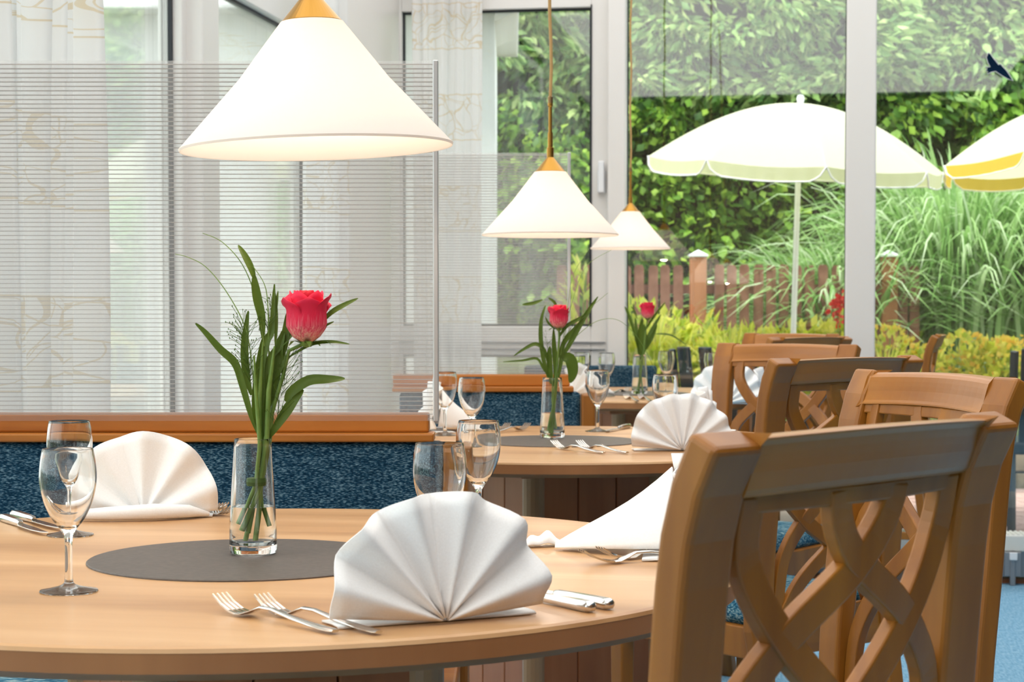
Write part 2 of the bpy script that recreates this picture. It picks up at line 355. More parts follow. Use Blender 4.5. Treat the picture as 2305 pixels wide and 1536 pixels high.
structure(MB().rbox(WV - .10, WV + .02, U3 + .05, WU, .1, 2.9).build('wall_left_end', M['frame']))
# back wall glazing
V0, V1, V2, V3, V4, V5 = back_v(868), back_v(1375), back_v(1407), back_v(1909), back_v(1963), 4.5
ztop = 2.9
zr0, zr1 = back_z(1310, 800), back_z(1310, 735)
ROWTOP = back_z(1200, 17)
wb = wall_pane('window_4', 'v', V0, V1, .05, ROWTOP + .075, .085, [(zr0, zr1 - .0)])
wall_pane('window_5', 'v', V2 - .02, V3 + .02, .02, ztop, .025)
wall_pane('window_6', 'v', V4 - .02, V4 + 2.2, .02, ztop, .025)
structure(MB().rbox(V4 + 2.2, 4.5, WU - .02, WU + .1, 0, 2.9).build('wall_back_end', M['plaster']))
structure(MB().rbox(V1 - .005, V2 + .01, WU - .10, WU + .06, 0, ztop).build('trim_2', M['frame'], bevel=.006))
structure(MB().rbox(V3 - .012, V4 + .012, WU - .10, WU + .06, 0, ztop).build('trim_3', M['frame'], bevel=.006))
structure(MB().rbox(WV - .12, 4.6, WU - .06, WU + .1, ztop, 3.3).rbox(WV - .12, V1, WU - .03, WU + .08, ROWTOP + .07, ztop).rbox(WV - .12, V0 + .01, WU - .04, WU + .08, 0, ROWTOP + .08).build('wall_back', M['frame']))
# line mouldings and handles of the tilt window
m = MB().rbox(V0 + .03, V1 - .02, WU - .055, WU - .035, back_z(1310, 772), back_z(1310, 769)); m.build('groove', M['grey'], wb)
m = MB().rbox(V0 + .03, V1 - .02, WU - .055, WU - .035, back_z(1310, 787), back_z(1310, 785)); m.build('groove', M['grey'], wb)
m = MB().rbox(back_v(1332), back_v(1334.5), WU - .047, WU - .03, zr1, ROWTOP); m.build('groove', M['gasket'], wb)
hv = back_v(1357)
m = MB().rbox(hv - .018, hv + .018, WU - .062, WU - .035, back_z(1357, 437), back_z(1357, 385)).rbox(hv - .011, hv + .015, WU - .10, WU - .06, back_z(1357, 437), back_z(1357, 366)).rbox(hv - .012, hv + .012, WU - .085, WU - .035, back_z(1357, 400), back_z(1357, 372))
m.build('handle', M['capw'], wb, bevel=.006)
hv = back_v(846, 20)
h2 = MB().rbox(hv - .012, hv + .012, WU - .1, WU - .04, back_z(846, 34), 2.55).build('trim_4', M['capw'], bevel=.006); structure(h2)
# baseboard below the left wall
structure(MB().rbox(WV, WV + .015, -3.0, WU, 0, .09).build('baseboard_left', M['frame']))

# ------------------------------------------------------------ outside: ground, wing, paving, wall, hill
def quad(name, pts, mat): return structure(MB().add(pts, [tuple(range(len(pts)))]).build(name, mat))
g = MB().grid([[(-14, y, z), (-4, y, z), (4, y, z), (14, y, z)] for y, z in ((8.0, -.06), (11.4, -.06), (11.45, .22), (14, .42), (16, .7), (18, 1.2))])
structure(g.build('ground_garden', M['soil']))
structure(MB().add([(-40, -20, -.3), (40, -20, -.3), (40, 60, -.3), (-40, 60, -.3)], [(0, 1, 2, 3)]).build('ground_far', M['soil']))
rows = []
for iz in range(14):
    z = iz * .62
    rows.append([(x, 19.2 + .9 * math.sin(x * .9 + iz) * .5 + .35 * math.sin(x * 2.3 + iz * 1.7) - z * .12, z) for x in np.linspace(-9, 15, 60)])
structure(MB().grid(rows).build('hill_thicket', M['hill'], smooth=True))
# pavers on the patio
patio = bpy.data.objects.new('pavement_patio', None); col.objects.link(patio); structure(patio)
MB().box((2.5, 10.0, -.045), (4.2, 2.5, .02)).build('joint_bed', M['sand'], patio)
pv = MB().box((0, 0, 0), (.196, .096, .05)); pvm = pv.mesh('paver', M['paver'])
for iy in range(24):
    for ix in range(12):
        if len(patio.children) > 290: break
        x = 1.75 + ix * .2 + (iy % 2) * .1; y = 8.85 + iy * .1
        shared('paver', pvm, patio, (x, y, -.025 + random.uniform(-.002, .002)))
sw = thing('garden_wall', 'low beige stone retaining wall at the back of the patio', 'wall', (0, 11.4, 0))
stm = MB().box((0, 0, 0), (.37, .16, .125)).mesh('stone_block', M['stone'])
MB().box((3.15, .06, .08), (5.6, .1, .26)).build('mortar_core', M['sand'], sw)
for cse in range(2):
    for ix in range(14):
        b = shared('stone_block', stm, sw, (.55 + ix * .385 + cse * .19, random.uniform(-.012, .008), .02 + cse * .135), (0, 0, random.uniform(-.02, .02)), (random.uniform(.94, 1), 1, 1)); mods(b, .012)
# white wing of the building outside, seen past the curtain
e = W(1114, 300, 10.2)
wing = thing('house_wing', 'white rendered corner of the building with gutter outside tilt window', 'building', (e.x, 10.2, 0))
MB().box((-4.5, .8, 1.5), (9.0, 1.6, 3.2)).build('wall_block', M['render'], wing)
MB().box((-5.6, 1.2, 4.0), (8.8, 1.6, 3.0)).build('upper_storey', M['render'], wing)
MB().box((-4.43, .75, W(1166, 26, 10.2).z + .0), (9.12, 1.9, .035)).build('eave', M['render'], wing, bevel=.01)
zb_ = W(1166, 26, 10.2).z - .017; MB().add([(0, y, z) for y in (-.1, .9) for z in (zb_, zb_ - .05)] + [(.115, y, zb_) for y in (-.1, .9)], [(0, 1, 4), (2, 5, 3), (1, 3, 5, 4), (0, 4, 5, 2)]).build('cove', M['render'], wing)

# ------------------------------------------------------------ foliage helpers
def leaf_cloud(name, pos, direc, size, mat, parent, aspect=.42, kind='stuff', fold=.18):
    """pos, direc: (n,3) arrays; one folded kite (two triangles each side) per leaf"""
    n = len(pos); d = direc / np.linalg.norm(direc, axis=1, keepdims=True)
    r = rng.normal(size=(n, 3)); s = np.cross(d, r); s /= np.linalg.norm(s, axis=1, keepdims=True); nn = np.cross(s, d)
    L = (size if np.ndim(size) else np.full(n, size))[:, None]
    P = np.stack([pos, pos + d * L * .45 + s * L * aspect * .5 + nn * L * fold * .4, pos + d * L, pos + d * L * .45 - s * L * aspect * .5 + nn * L * fold * .4], 1).reshape(-1, 3)
    f = (np.arange(n)[:, None] * 4 + np.array([[0, 1, 2, 0, 2, 3]])).reshape(-1, 3)
    me = bpy.data.meshes.new(name); me.vertices.add(len(P)); me.vertices.foreach_set('co', P.ravel().astype(np.float32))
    me.loops.add(f.size); me.loops.foreach_set('vertex_index', f.ravel().astype(np.int32))
    me.polygons.add(len(f)); me.polygons.foreach_set('loop_start', np.arange(0, f.size, 3, dtype=np.int32)); me.polygons.foreach_set('loop_total', np.full(len(f), 3, np.int32))
    me.materials.append(mat); me.update(); me.validate()
    o = bpy.data.objects.new(name, me); col.objects.link(o); o.parent = parent
    if kind: o['kind'] = kind
    return o
leaf_one = {}
def single_leaves(parent, mat, pos, direc, size, aspect=.42):
    if mat.name not in leaf_one:
        v = [(0, 0, 0), (.3, .5 * aspect, .05), (.7, .4 * aspect, .06), (1, 0, -.05), (.7, -.4 * aspect, .06), (.3, -.5 * aspect, .05), (.3, 0, 0), (.7, 0, 0)]
        leaf_one[mat.name] = MB().add(v, [(0, 6, 1), (6, 7, 2, 1), (7, 3, 2), (0, 5, 6), (6, 5, 4, 7), (7, 4, 3)]).mesh('leaf', mat)
    for p, d in zip(pos, direc):
        q = Vector(d).to_track_quat('X', 'Z').to_euler()
        shared('leaf', leaf_one[mat.name], parent, tuple(p), (q.x + random.uniform(-.6, .6), q.y, q.z), (size * random.uniform(.8, 1.2),) * 3)
def clusters(cx, cy, cz, rx, ry, rz, nc, per, rad, front=.75):
    out_p, out_d = [], []
    for _ in range(nc):
        t = rng.normal(size=3); t /= np.linalg.norm(t); t[1] = -abs(t[1]) * front + rng.uniform(-.15, .15)
        k = rng.uniform(.65, 1.02); c = np.array([cx + t[0] * rx * k, cy + t[1] * ry * k, cz + t[2] * rz * k])
        q = rng.normal(size=(per, 3)); q /= np.linalg.norm(q, axis=1, keepdims=True); q *= rng.uniform(.2, 1, size=(per, 1)) ** .6
        rr = rad * rng.uniform(.7, 1.3); cd = np.array([rng.uniform(-.9, .9), -.5, -rng.uniform(.2, .9)]); out_p.append(c + q * np.array([rr * 1.3, rr, rr * .65]))
        out_d.append(q * .55 + cd + rng.normal(size=(per, 3)) * .22)
    return np.concatenate(out_p), np.concatenate(out_d)
def tree(label, x, y, z, rx, ry, rz, nc, per, rad, leaf, mat, aspect=.42, name='garden_tree', nsing=45, group='trees behind the picket fence'):
    t = thing(name, label, 'tree', (x, y, 0), 0, group)
    MB().tube([(0, 0, .2), (.05, .05, z * .5), (0, 0, z)], lambda i: (.11, .08, .04)[i], 8).build('trunk', M['bark'], t, smooth=True)
    bm = MB()
    for _ in range(9):
        a = random.uniform(0, 2 * PI); l = random.uniform(.5, .9); h = random.uniform(.35, .8) * z
        bm.tube([(0, 0, h), (math.cos(a) * rx * l * .5, math.sin(a) * ry * l * .4, h + .3), (math.cos(a) * rx * l, math.sin(a) * ry * l, z + random.uniform(-.4, .6) * rz)], lambda i: (.03, .02, .008)[i], 5)
    bm.build('branches', M['bark'], t, smooth=True)['kind'] = 'stuff'
    p, d = clusters(0, 0, z, rx, ry, rz, nc, per, rad)
    leaf_cloud('foliage', p, d, leaf * rng.uniform(.7, 1.25, size=len(p)), mat, t, aspect)
    i = np.argsort(p[:, 1])[:nsing * 6][::6]
    single_leaves(t, mat, p[i] + np.array([0, -.05, 0]), d[i], leaf * 1.1, aspect)
    return t
hi, lo = M['leaf_hi'], M['leaf_lo']
tree('cherry tree with drooping sprays above the tilt window, left of the long cords', -.2, 18.2, 3.5, 1.7, 1.2, 1.6, 125, 80, .25, .15, hi, .36)
tree('pale leafed tree crown straight above the large cream parasol', 2.3, 18.0, 3.75, 2.0, 1.2, 1.35, 150, 80, .25, .15, hi, .36)
tree('tree crown behind the bird decal, filling the right pane top', 5.0, 18.2, 3.6, 1.9, 1.2, 1.5, 130, 80, .25, .15, hi, .36)
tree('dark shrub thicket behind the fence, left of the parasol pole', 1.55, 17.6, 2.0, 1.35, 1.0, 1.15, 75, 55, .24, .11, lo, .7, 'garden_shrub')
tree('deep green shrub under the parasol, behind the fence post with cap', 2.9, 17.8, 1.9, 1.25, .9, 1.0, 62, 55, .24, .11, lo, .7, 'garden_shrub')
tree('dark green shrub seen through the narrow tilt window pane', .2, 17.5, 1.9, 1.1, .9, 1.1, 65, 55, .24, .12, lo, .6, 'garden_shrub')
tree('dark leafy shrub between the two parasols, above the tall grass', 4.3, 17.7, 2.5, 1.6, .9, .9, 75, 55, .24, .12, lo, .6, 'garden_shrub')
tree('outermost tree beyond the right parasol, mostly cut by the frame', 7.6, 18.2, 3.0, 1.8, 1.0, 2.0, 130, 60, .32, .15, hi)

# picket fence
FD = 14.0
p0 = W(1270, 597, FD); ftop = p0.z
fence = thing('picket_fence', 'brown picket fence with square posts across the back of the garden', 'fence', (0, FD, 0))
pk = MB().prism([(-.036, 0), (.036, 0), (.036, .93), (.024, .955), (-.024, .955), (-.036, .93)], -.011, .011)
pkm = pk.mesh('picket', M['fence'])
x = W(1262, 597, FD).x; xe = W(2075, 597, FD).x; k = 0
px1, px2 = W(1571, 597, FD).x, W(2000, 597, FD).x
while x < xe:
    if min(abs(x - px1), abs(x - px2)) > .085:
        shared('picket', pkm, fence, (x, random.uniform(-.004, .004), ftop - .955 + random.uniform(-.006, .006)), (PI / 2, random.uniform(-.012, .012), 0))
    x += .0985
for z in (ftop - .18, ftop - .70): MB().box(((W(1262, 597, FD).x + xe) / 2, .03, z), (xe - W(1262, 597, FD).x, .035, .07)).build('fence_rail', M['fence'], fence)
for i, x in enumerate((px1, px2)):
    MB().box((x, -.01, ftop - .42), (.12, .12, .98)).build('fence_post', M['fpost'], fence, bevel=.008)
    zc = ftop + .07
    MB().box((x, -.01, zc + .0), (.14, .14, .02)).add([(x - .06, -.07, zc + .01), (x + .06, -.07, zc + .01), (x + .06, .05, zc + .01), (x - .06, .05, zc + .01), (x, -.01, zc + .045)], [(0, 1, 4), (1, 2, 4), (2, 3, 4), (3, 0, 4)]).build('post_cap', M['capw'], fence, bevel=.004)

# tall ornamental grass
def blades(n, cx, cy, z0, spread, h, droop, wid, mat, parent, name='blades', seed=1, lean=(0, 0)):
    rg = np.random.default_rng(seed); S = 9; V = []; Fc = []
    for i in range(n):
        a = rg.uniform(0, 2 * PI); r0 = abs(rg.normal()) * spread * .45; hh = h * rg.uniform(.6, 1.1); dr = droop * rg.uniform(.5, 1.25); w = wid * rg.uniform(.7, 1.3)
        bx, by = cx + math.cos(a) * r0, cy + math.sin(a) * r0 * .7; dx, dy = math.cos(a) + lean[0], math.sin(a) * .8 + lean[1] - .15
        sd = np.array([-dy, dx, 0.]); sd /= np.linalg.norm(sd); tw = rg.uniform(-.8, .8); b0 = len(V)
        for k in range(S):
            t = k / (S - 1); out = dr * t ** 1.8; z = z0 + hh * (t * 1.25 - .62 * t ** 3.2 * dr / droop)
            c = np.array([bx + dx * out, by + dy * out, z]); ww = w * (1 - t ** 3) * .5 + .0006
            s = sd * math.cos(tw) + np.array([0, 0, 1.]) * math.sin(tw) * t
            V += [c - s * ww, c + s * ww]
        Fc += [(b0 + 2 * k, b0 + 2 * k + 1, b0 + 2 * k + 3, b0 + 2 * k + 2) for k in range(S - 1)]
    o = MB().add(V, Fc).build(name, mat, parent, smooth=True); o['kind'] = 'stuff'; return o
for (px, D, n, sp, h, dr, lab, sd) in ((1900, 14.55, 1100, .55, 1.45, .95, 'tall arching ornamental grass clump behind the parasol pole', 3), (2160, 14.7, 1900, .80, 2.15, 1.0, 'tallest ornamental grass clump, between the two parasols', 4), (2420, 14.6, 1500, .8, 1.9, .95, 'ornamental grass clump under the right parasol', 5)):
    X = W(px, 700, D).x
    t = thing('ornamental_grass', lab, 'grass clump', (X, D, 0), 0, 'tall ornamental grasses')
    blades(n, 0, 0, .35, sp, h, dr, .029, M['blade'], t, seed=sd)
    MB().lathe([(0, .2), (.3, .2), (.25, .42), (0, .5)], 12).build('crown', M['soil'], t)

# flower bed plants
def bed_plant(label, px, py, D, h, rad, n, leaf, mats, seed, name='leafy_perennial', aspect=.5, cat='plant', flowers=0):
    c = W(px, py, D); t = thing(name, label, cat, (c.x, D, 0), 0, 'flower bed plants')
    zt = c.z; z0 = zt - h; ms = MB()
    for k in range(7):
        a = random.uniform(0, 2 * PI); ms.tube([(0, 0, z0 - .12), (math.cos(a) * rad * .3, math.sin(a) * rad * .2, z0 + h * .4), (math.cos(a) * rad * .6, math.sin(a) * rad * .4, zt - random.uniform(0, .3) * h)], .004, 5)
    ms.build('stems', M['stem'], t)['kind'] = 'stuff'
    q = rng.normal(size=(n, 3)); q /= np.linalg.norm(q, axis=1, keepdims=True); k = rng.uniform(.3, 1, size=(n, 1)) ** .5
    p = np.array([0, 0, z0 + h * .48]) + q * k * np.array([rad, rad * .6, h * .55]); d = q + np.array([0, -.3, .25]) + rng.normal(size=(n, 3)) * .5
    leaf_cloud('foliage', p, d, leaf * rng.uniform(.6, 1.2, size=n), mats[0], t, aspect)
    i = np.argsort(p[:, 1])[:60:5]; single_leaves(t, mats[0], p[i] + np.array([0, -.03, 0]), d[i], leaf * 1.3, aspect)
    if len(mats) > 1:
        m = n // 2; q = rng.normal(size=(m, 3)); q /= np.linalg.norm(q, axis=1, keepdims=True); q[:, 2] = abs(q[:, 2])
        p = np.array([0, 0, z0 + h * .55]) + q * np.array([rad, rad * .6, h * .5]) ; leaf_cloud('blossom', p, q + rng.normal(size=(m, 3)) * .6, leaf * .55 * rng.uniform(.6, 1.2, size=m), mats[1], t, .9)
    return t
bl, gd = M['leaf_bed'], M['leaf_gold']
bed = [('yellow leafed shrub with long leaflets in the narrow window gap by the fence', 1312, 600, 12.6, .9, .14, 240, .13, .28),
       ('tall yellow green stem plant at the left edge of the large pane', 1440, 665, 11.9, .75, .16, 260, .085, .5),
       ('leafy plant with round yellow leaves right of the third rose', 1505, 715, 11.7, .62, .22, 420, .085, .6),
       ('strappy yellow green plant below the capped fence post', 1590, 735, 11.8, .60, .24, 460, .12, .25),
       ('bright yellow green plant left of the parasol pole foot', 1690, 742, 11.8, .58, .26, 520, .09, .5),
       ('low lime plant right at the parasol pole foot', 1800, 735, 11.75, .60, .24, 480, .09, .5),
       ('lime plant under the red flowers beside the mullion', 1880, 725, 11.8, .62, .2, 420, .09, .5),
       ('grey green low plant behind the black garden chair slats', 1500, 775, 11.5, .42, .3, 520, .08, .5),
       ('lime low plant just above the tallest napkin of the third table', 1610, 770, 11.5, .42, .26, 500, .08, .45),
       ('low lime plant behind the hindmost dining chairs', 1740, 765, 11.5, .42, .28, 500, .08, .45),
       ('low lime plant in the gap under the tilt window rail', 1350, 790, 11.5, .45, .28, 450, .08, .5)]
for i, (lab, px, py, D, h, rd, n, lf, asp) in enumerate(bed): bed_plant(lab, px, py, D, h, rd, n, lf, [bl], i, aspect=asp)
gold = [('golden flowering plant just right of the mullion', 1995, 745, 11.75, .5, .22, 260, .07, .6),
        ('golden flowering plant behind the side-on dining chair', 2075, 790, 11.6, .42, .2, 240, .07, .6),
        ('golden flowering plant below the tall grass, third from the frame edge', 2165, 762, 11.7, .52, .24, 360, .07, .7),
        ('golden flowering plant with a round leaf near the frame edge', 2245, 775, 11.6, .5, .24, 360, .08, .7),
        ('golden flowering plant cut by the right frame edge', 2325, 765, 11.7, .5, .24, 320, .07, .7)]
for i, (lab, px, py, D, h, rd, n, lf, asp) in enumerate(gold): bed_plant(lab, px, py, D, h, rd, n, lf, [bl, gd], 40 + i, 'flowering_perennial', asp)
# red roses beside the mullion
c = W(1886, 690, 11.7); t = thing('garden_rose', 'bright red garden flowers on a stem just left of the mullion', 'flower', (c.x, c.y, 0))
MB().tube([(0, .03, .2), (.01, 0, .6), (0, 0, c.z)], .005, 5).build('stem', M['stem'], t)
for dx, dz, n in ((.01, .03, 46), (-.03, -.02, 26), (.02, -.08, 22), (.03, .05, 26)):
    q = rng.normal(size=(n, 3)); leaf_cloud('blossom', np.array([dx, 0, c.z + dz]) + q * .012, q, .036 * np.ones(n), M['redfl'], t, .8)
for (px, py, D, lab) in ((1475, 690, 11.55, 'grassy tuft of thin lime blades behind the second glass of table three'), (1640, 735, 11.45, 'grassy tuft of thin lime blades in front of the fence'), (1990, 770, 11.3, 'grassy tuft of pale blades right of the mullion foot')):
    c = W(px, py, D); t = thing('grass_tuft', lab, 'grass tuft', (c.x, D, 0), 0, 'grass tufts in the bed')
    blades(170, 0, 0, c.z - .45, .22, .5, .22, .009, M['leaf_bed'], t, seed=px)
    MB().lathe([(0, c.z - .6), (.1, c.z - .6), (.06, c.z - .42), (0, c.z - .4)], 8).build('crown', M['soil'], t)

# parasols
def parasol(name, label, apex, rad, tilt, lean, pole_base, with_lining, ns=8, seed=0):
    t = thing(name, label, 'parasol', apex, 0, 'garden parasols')
    rot = Matrix.Rotation(lean, 4, 'Y') @ Matrix.Rotation(tilt, 4, 'X'); H = rad * .41
    def prof(s): return -H * (1 - math.cos(s * 1.22)) / (1 - math.cos(1.22))
    can = thing('canopy', None, None); can.parent = t; can.matrix_local = rot
    for k in range(ns):
        a0, a1 = 2 * PI * k / ns + seed, 2 * PI * (k + 1) / ns + seed; rows = []; val = []
        for i in range(13):
            s = i / 12; row = []
            for j in range(9):
                b = j / 8; a = a0 + (a1 - a0) * b; sag = 1 - .055 * s * math.sin(PI * b)
                row.append((math.cos(a) * rad * s * sag, math.sin(a) * rad * s * sag, prof(s) - .02 * s * math.sin(PI * b)))
            rows.append(row)
        last = rows[-1]
        n = 25; vr = [[], [], []]
        for j in range(n):
            b = j / (n - 1); a = a0 + (a1 - a0) * b; sag = 1 - .055 * math.sin(PI * b); rp_ = 1 + .006 * math.sin(b * 40)
            hgt = .080 * (min(1, 9 * b, 9 * (1 - b)) ** .5)
            for q in range(3):
                f = q / 2; vr[q].append((math.cos(a) * rad * sag * (1 + (rp_ - 1) * f), math.sin(a) * rad * sag * (1 + (rp_ - 1) * f), prof(1) - .02 * math.sin(PI * b) - hgt * f))
        pn = MB().grid(rows).build('panel', M['parasol'], can, smooth=True)
        MB().grid(vr).build('valance', M['lining'] if with_lining else M['parasol'], can, smooth=True)
        MB().tube(vr[2], .005, 5).build('hem', M['hem'], can)
        am = (a0); MB().tube([(math.cos(am) * rad * s, math.sin(am) * rad * s, prof(s) - .012) for s in (0, .25, .5, .75, 1.0)], .006, 6).build('rib', M['pole'], can)
    MB().lathe([(0, .05), (.018, .045), (.024, .025), (.018, .0), (.03, -.02), (0, -.02)], 14).build('finial', M['capw'], t, smooth=True)
    pb = Vector(pole_base) - Vector(apex); MB().tube([(0, 0, 0), pb * .5, pb], .017, 10).build('pole', M['pole'], t, smooth=True)
    return t
PD = 11.2
ap = W(1802, 232, PD); rad = 667 / 2 / F * PD
parasol('garden_parasol', 'large cream parasol over the flower bed in the centre panes', ap, rad, R(5.2), R(3.2), W(1778, 1000, PD), False, seed=R(2.5))
ap2 = W(2440, 225, 11.6); parasol('garden_parasol', 'cream parasol with yellow valance cut by the right frame edge', ap2, rad * 1.02, R(-2), R(-3), W(2440, 1000, 11.6), True, seed=.1)

# black garden chairs
def garden_chair(label, loc, rz):
    t = thing('garden_chair', label, 'garden chair', loc, rz, 'black garden chairs')
    for sx_ in (-.24, .24):
        MB().tube([(sx_, .26, 0), (sx_, .22, .42), (sx_, .33, .88)], .02, 4).build('rear_leg', M['black'], t)
        MB().box((sx_, -.22, .22), (.045, .045, .44)).build('leg', M['black'], t, bevel=.004)
        MB().box((sx_, 0, .63), (.05, .5, .03)).build('armrest', M['black'], t, bevel=.006)
        MB().box((sx_, -.22, .53), (.04, .04, .18)).build('arm_post', M['black'], t)
    MB().box((0, 0, .42), (.5, .5, .06)).build('seat', M['black'], t, bevel=.012)
    for k in range(4):
        sx_ = -.17 + k * .115; q = Matrix.Rotation(R(-14), 3, 'X')
        MB().box((sx_, .285, .67), (.07, .018, .46), m=q).build('slat', M['black'], t, bevel=.006)
    return t
garden_chair('black slatted garden chair outside, behind the third table glasses', (W(1555, 800, 9.3).x + .27, 9.35, 0), R(150))
garden_chair('black garden chair outside, behind the side-on dining chair', (W(2060, 820, 9.5).x + .1, 9.6, -.02), R(80))
c = W(2288, 870, 8.95); garden_chair('black garden chair outside at the right frame edge', (c.x + .22, 9.0, 0), R(170))

# bird decal on the right pane
u = WU - .012
def dec(x, y): return room(back_v(x, y, u), u, back_z(x, y, u))
bird = [(2224.5, 118), (2230, 122), (2236, 131), (2246, 143), (2248, 146), (2250, 144), (2254, 146), (2257, 150), (2264, 157), (2272, 168), (2280, 182), (2268, 178), (2256, 171), (2248, 166), (2241, 161), (2232, 163), (2221, 167), (2223, 161), (2218, 160), (2222, 155), (2216, 151), (2224, 151), (2229, 151), (2224, 143), (2220, 130)]
pts = [dec(*p) for p in bird]; cen = sum(pts, Vector()) / len(pts); nrm = -(room(0, 1, 0) - room(0, 0, 0)) * .002
b = MB(); n = len(pts); b.add(pts + [p + nrm for p in pts], [tuple(range(n)), tuple(range(n, 2 * n))[::-1]] + [(i, (i + 1) % n, n + (i + 1) % n, n + i) for i in range(n)])
bd = b.build('bird_decal', M['decal']); tag(bd, 'dark navy flying bird decal stuck on the right window pane', 'decal')
b = MB(); b.tube([p + nrm for p in pts] + [pts[0] + nrm], .0016, 4); b.build('outline', M['capw'], bd)

# low convector in front of the right panes
cv = thing('convector', 'low white convector heater standing along the glass wall', 'heater')
u0, u1, v0, v1 = 7.46, 7.60, back_v(1700, 1200, 7.5), back_v(1700, 1200, 7.5) + 2.6
zt, zb = back_z(2250, 1205, 7.46), back_z(2250, 1242, 7.46)
MB().rbox(v0, v1, u0, u1, zb, zt).build('casing', M['conv'], cv, bevel=.006)
g = MB()
for k in range(130): g.rbox(v0 + .02 + k * .0195, v0 + .03 + k * .0195, u0 + .01, u1 - .01, zt, zt + .004)
g.build('grille', M['conv'], cv)['kind'] = 'stuff'
MB().rbox(v0, v1, u0 + .02, u1 - .01, .03, zb).build('lower_panel', M['grey'], cv)
MB().rbox(v0, v1, u0 + .05, u1 + .1, 0, .02).build('base_board', M['board'], cv)
for px in (2278, 1990):
    vv = back_v(px, 1260, 7.46)
    MB().rbox(vv - .03, vv + .035, u0 - .012, u0 + .02, .035, zb).rbox(vv - .008, vv + .012, u0 - .02, u0 + .02, 0, zb).build('foot', M['grey'], cv, bevel=.003)
    MB().rbox(vv - .012, vv + .018, u0 - .03, u0 - .012, zb - .03, zb).build('clip', M['capw'], cv, bevel=.003)

# ------------------------------------------------------------ curtains
def curtain(name, label, p0, p1, z0, z1, folds, amp, seed, gather=1.6, shift=0):
    rg = random.Random(seed); p0, p1 = Vector(p0), Vector(p1); L = (p1 - p0).length; d = (p1 - p0) / L; nr = Vector((d.y, -d.x))
    n = folds * 10 + 1; ph = [rg.uniform(.75, 1.25) for _ in range(folds + 2)]
    cum = [0]
    for q in ph[:folds]: cum.append(cum[-1] + q)
    rows = []; zs = np.linspace(z0, z1, 26); uvs = []
    for z in zs:
        row = []
        for i in range(n):
            b = i / (n - 1); fpos = b * cum[-1]; k = max(j for j in range(folds + 1) if cum[j] <= fpos + 1e-9); k = min(k, folds - 1)
            lf = (fpos - cum[k]) / ph[k]; wv = math.sin(2 * PI * lf) * amp * (.7 + .5 * math.sin(k * 2.1 + seed)) + .35 * amp * math.sin(4 * PI * lf + k)
            wv *= 1 + .15 * math.sin(z * 2 + k); q = p0 + d * (b * L + .012 * math.sin(z * 1.7 + k) * (1 if 0 < b < 1 else 0)) + nr * wv
            row.append((q.x, q.y, z)); uvs.append((b * L * gather, z + shift))
        rows.append(row)
    t = thing(name, label, 'curtain')
    mb = MB().grid(rows); me = mb.mesh('drape', M['curtain'], True); uvl = me.uv_layers.new(name='UVMap')
    for lp in me.loops: uvl.data[lp.index].uv = uvs[lp.vertex_index]
    o = bpy.data.objects.new('drape', me); col.objects.link(o); o.parent = t
    pr = [Vector((p0.x, p0.y, z1 + .02)), Vector((p1.x, p1.y, z1 + .02))]; MB().tube(pr, .014, 8).build('curtain_rail', M['frame'], t)
    return t
vv = WV + .14
def L2(x): q = room(vv, left_u(x, 480, vv), 0); return (q.x, q.y)
curtain('curtain', 'white voile curtain with gold bands at the left frame edge', L2(-330), L2(190), .12, 2.8, 13, .055, 1, 1.6, .12)
curtain('curtain', 'narrow white curtain in the corner behind the big lamp cap', L2(690), L2(776), .12, 2.8, 6, .03, 2)
uu = WU - .13
def B2(x): q = room(back_v(x, 480, uu), uu, 0); return (q.x, q.y)
curtain('curtain', 'white voile curtain with gold bands beside the tilt window', B2(931), B2(1083), .12, 2.8, 5, .022, 3)

# ------------------------------------------------------------ furniture: tables
TZ = .75
def make_table(label, c, rz):
    t = thing('dining_table', label, 'table', (c[0], c[1], 0), rz, 'round dining tables'); r = .627; n = 96
    MB().lathe([(0, TZ), (r - .006, TZ), (r - .002, TZ - .002), (r, TZ - .006)], n).lathe([(r - .03, TZ - .036), (0, TZ - .036)], n).build('tabletop', M['table'], t, smooth=False)
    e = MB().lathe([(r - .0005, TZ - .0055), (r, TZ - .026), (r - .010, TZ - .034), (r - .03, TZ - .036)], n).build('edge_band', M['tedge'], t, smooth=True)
    a = R(-54); q = Matrix.Rotation(a, 3, 'Z'); s = .17
    for f in range(4):
        fr = q @ Matrix.Rotation(f * PI / 2, 3, 'Z')
        for k in range(3):
            b = MB().box((-.107 + k * .107, -s, .36), (.1045, .022, .68)); b.v = [tuple(fr @ Vector(p)) for p in b.v]
            b.build('board', M['board'], t, bevel=.003)
        b = MB().lathe([(0, .03), (.026, .03), (.026, .69), (0, .69)], 16, (-s, -s, 0)); b.v = [tuple(fr @ Vector(p)) for p in b.v]; b.build('corner_post', M['post'], t, smooth=False)
        b = MB().box((-.09, -s - .02, .70), (.30, .09, .026)); b.v = [tuple(fr @ Vector(p)) for p in b.v]; b.build('bracket', M['board'], t, bevel=.003)
    b = MB().box((0, 0, .015), (.40, .40, .03)); b.v = [tuple(q @ Vector(p)) for p in b.v]; b.build('plinth', M['board'], t, bevel=.004)
    return t
T1 = Vector((-.338, 2.39, 0)); T2 = Vector((.112, 4.56, 0)); T3 = Vector((.485, 7.2, 0))
tb = make_table('round beech dining table in the foreground, bearing the biggest rose vase', T1, R(-10))
dup(tb, T2, R(-6), 'middle round beech dining table, second from the camera'); dup(tb, T3, R(-12), 'hindmost round beech dining table by the glass wall')

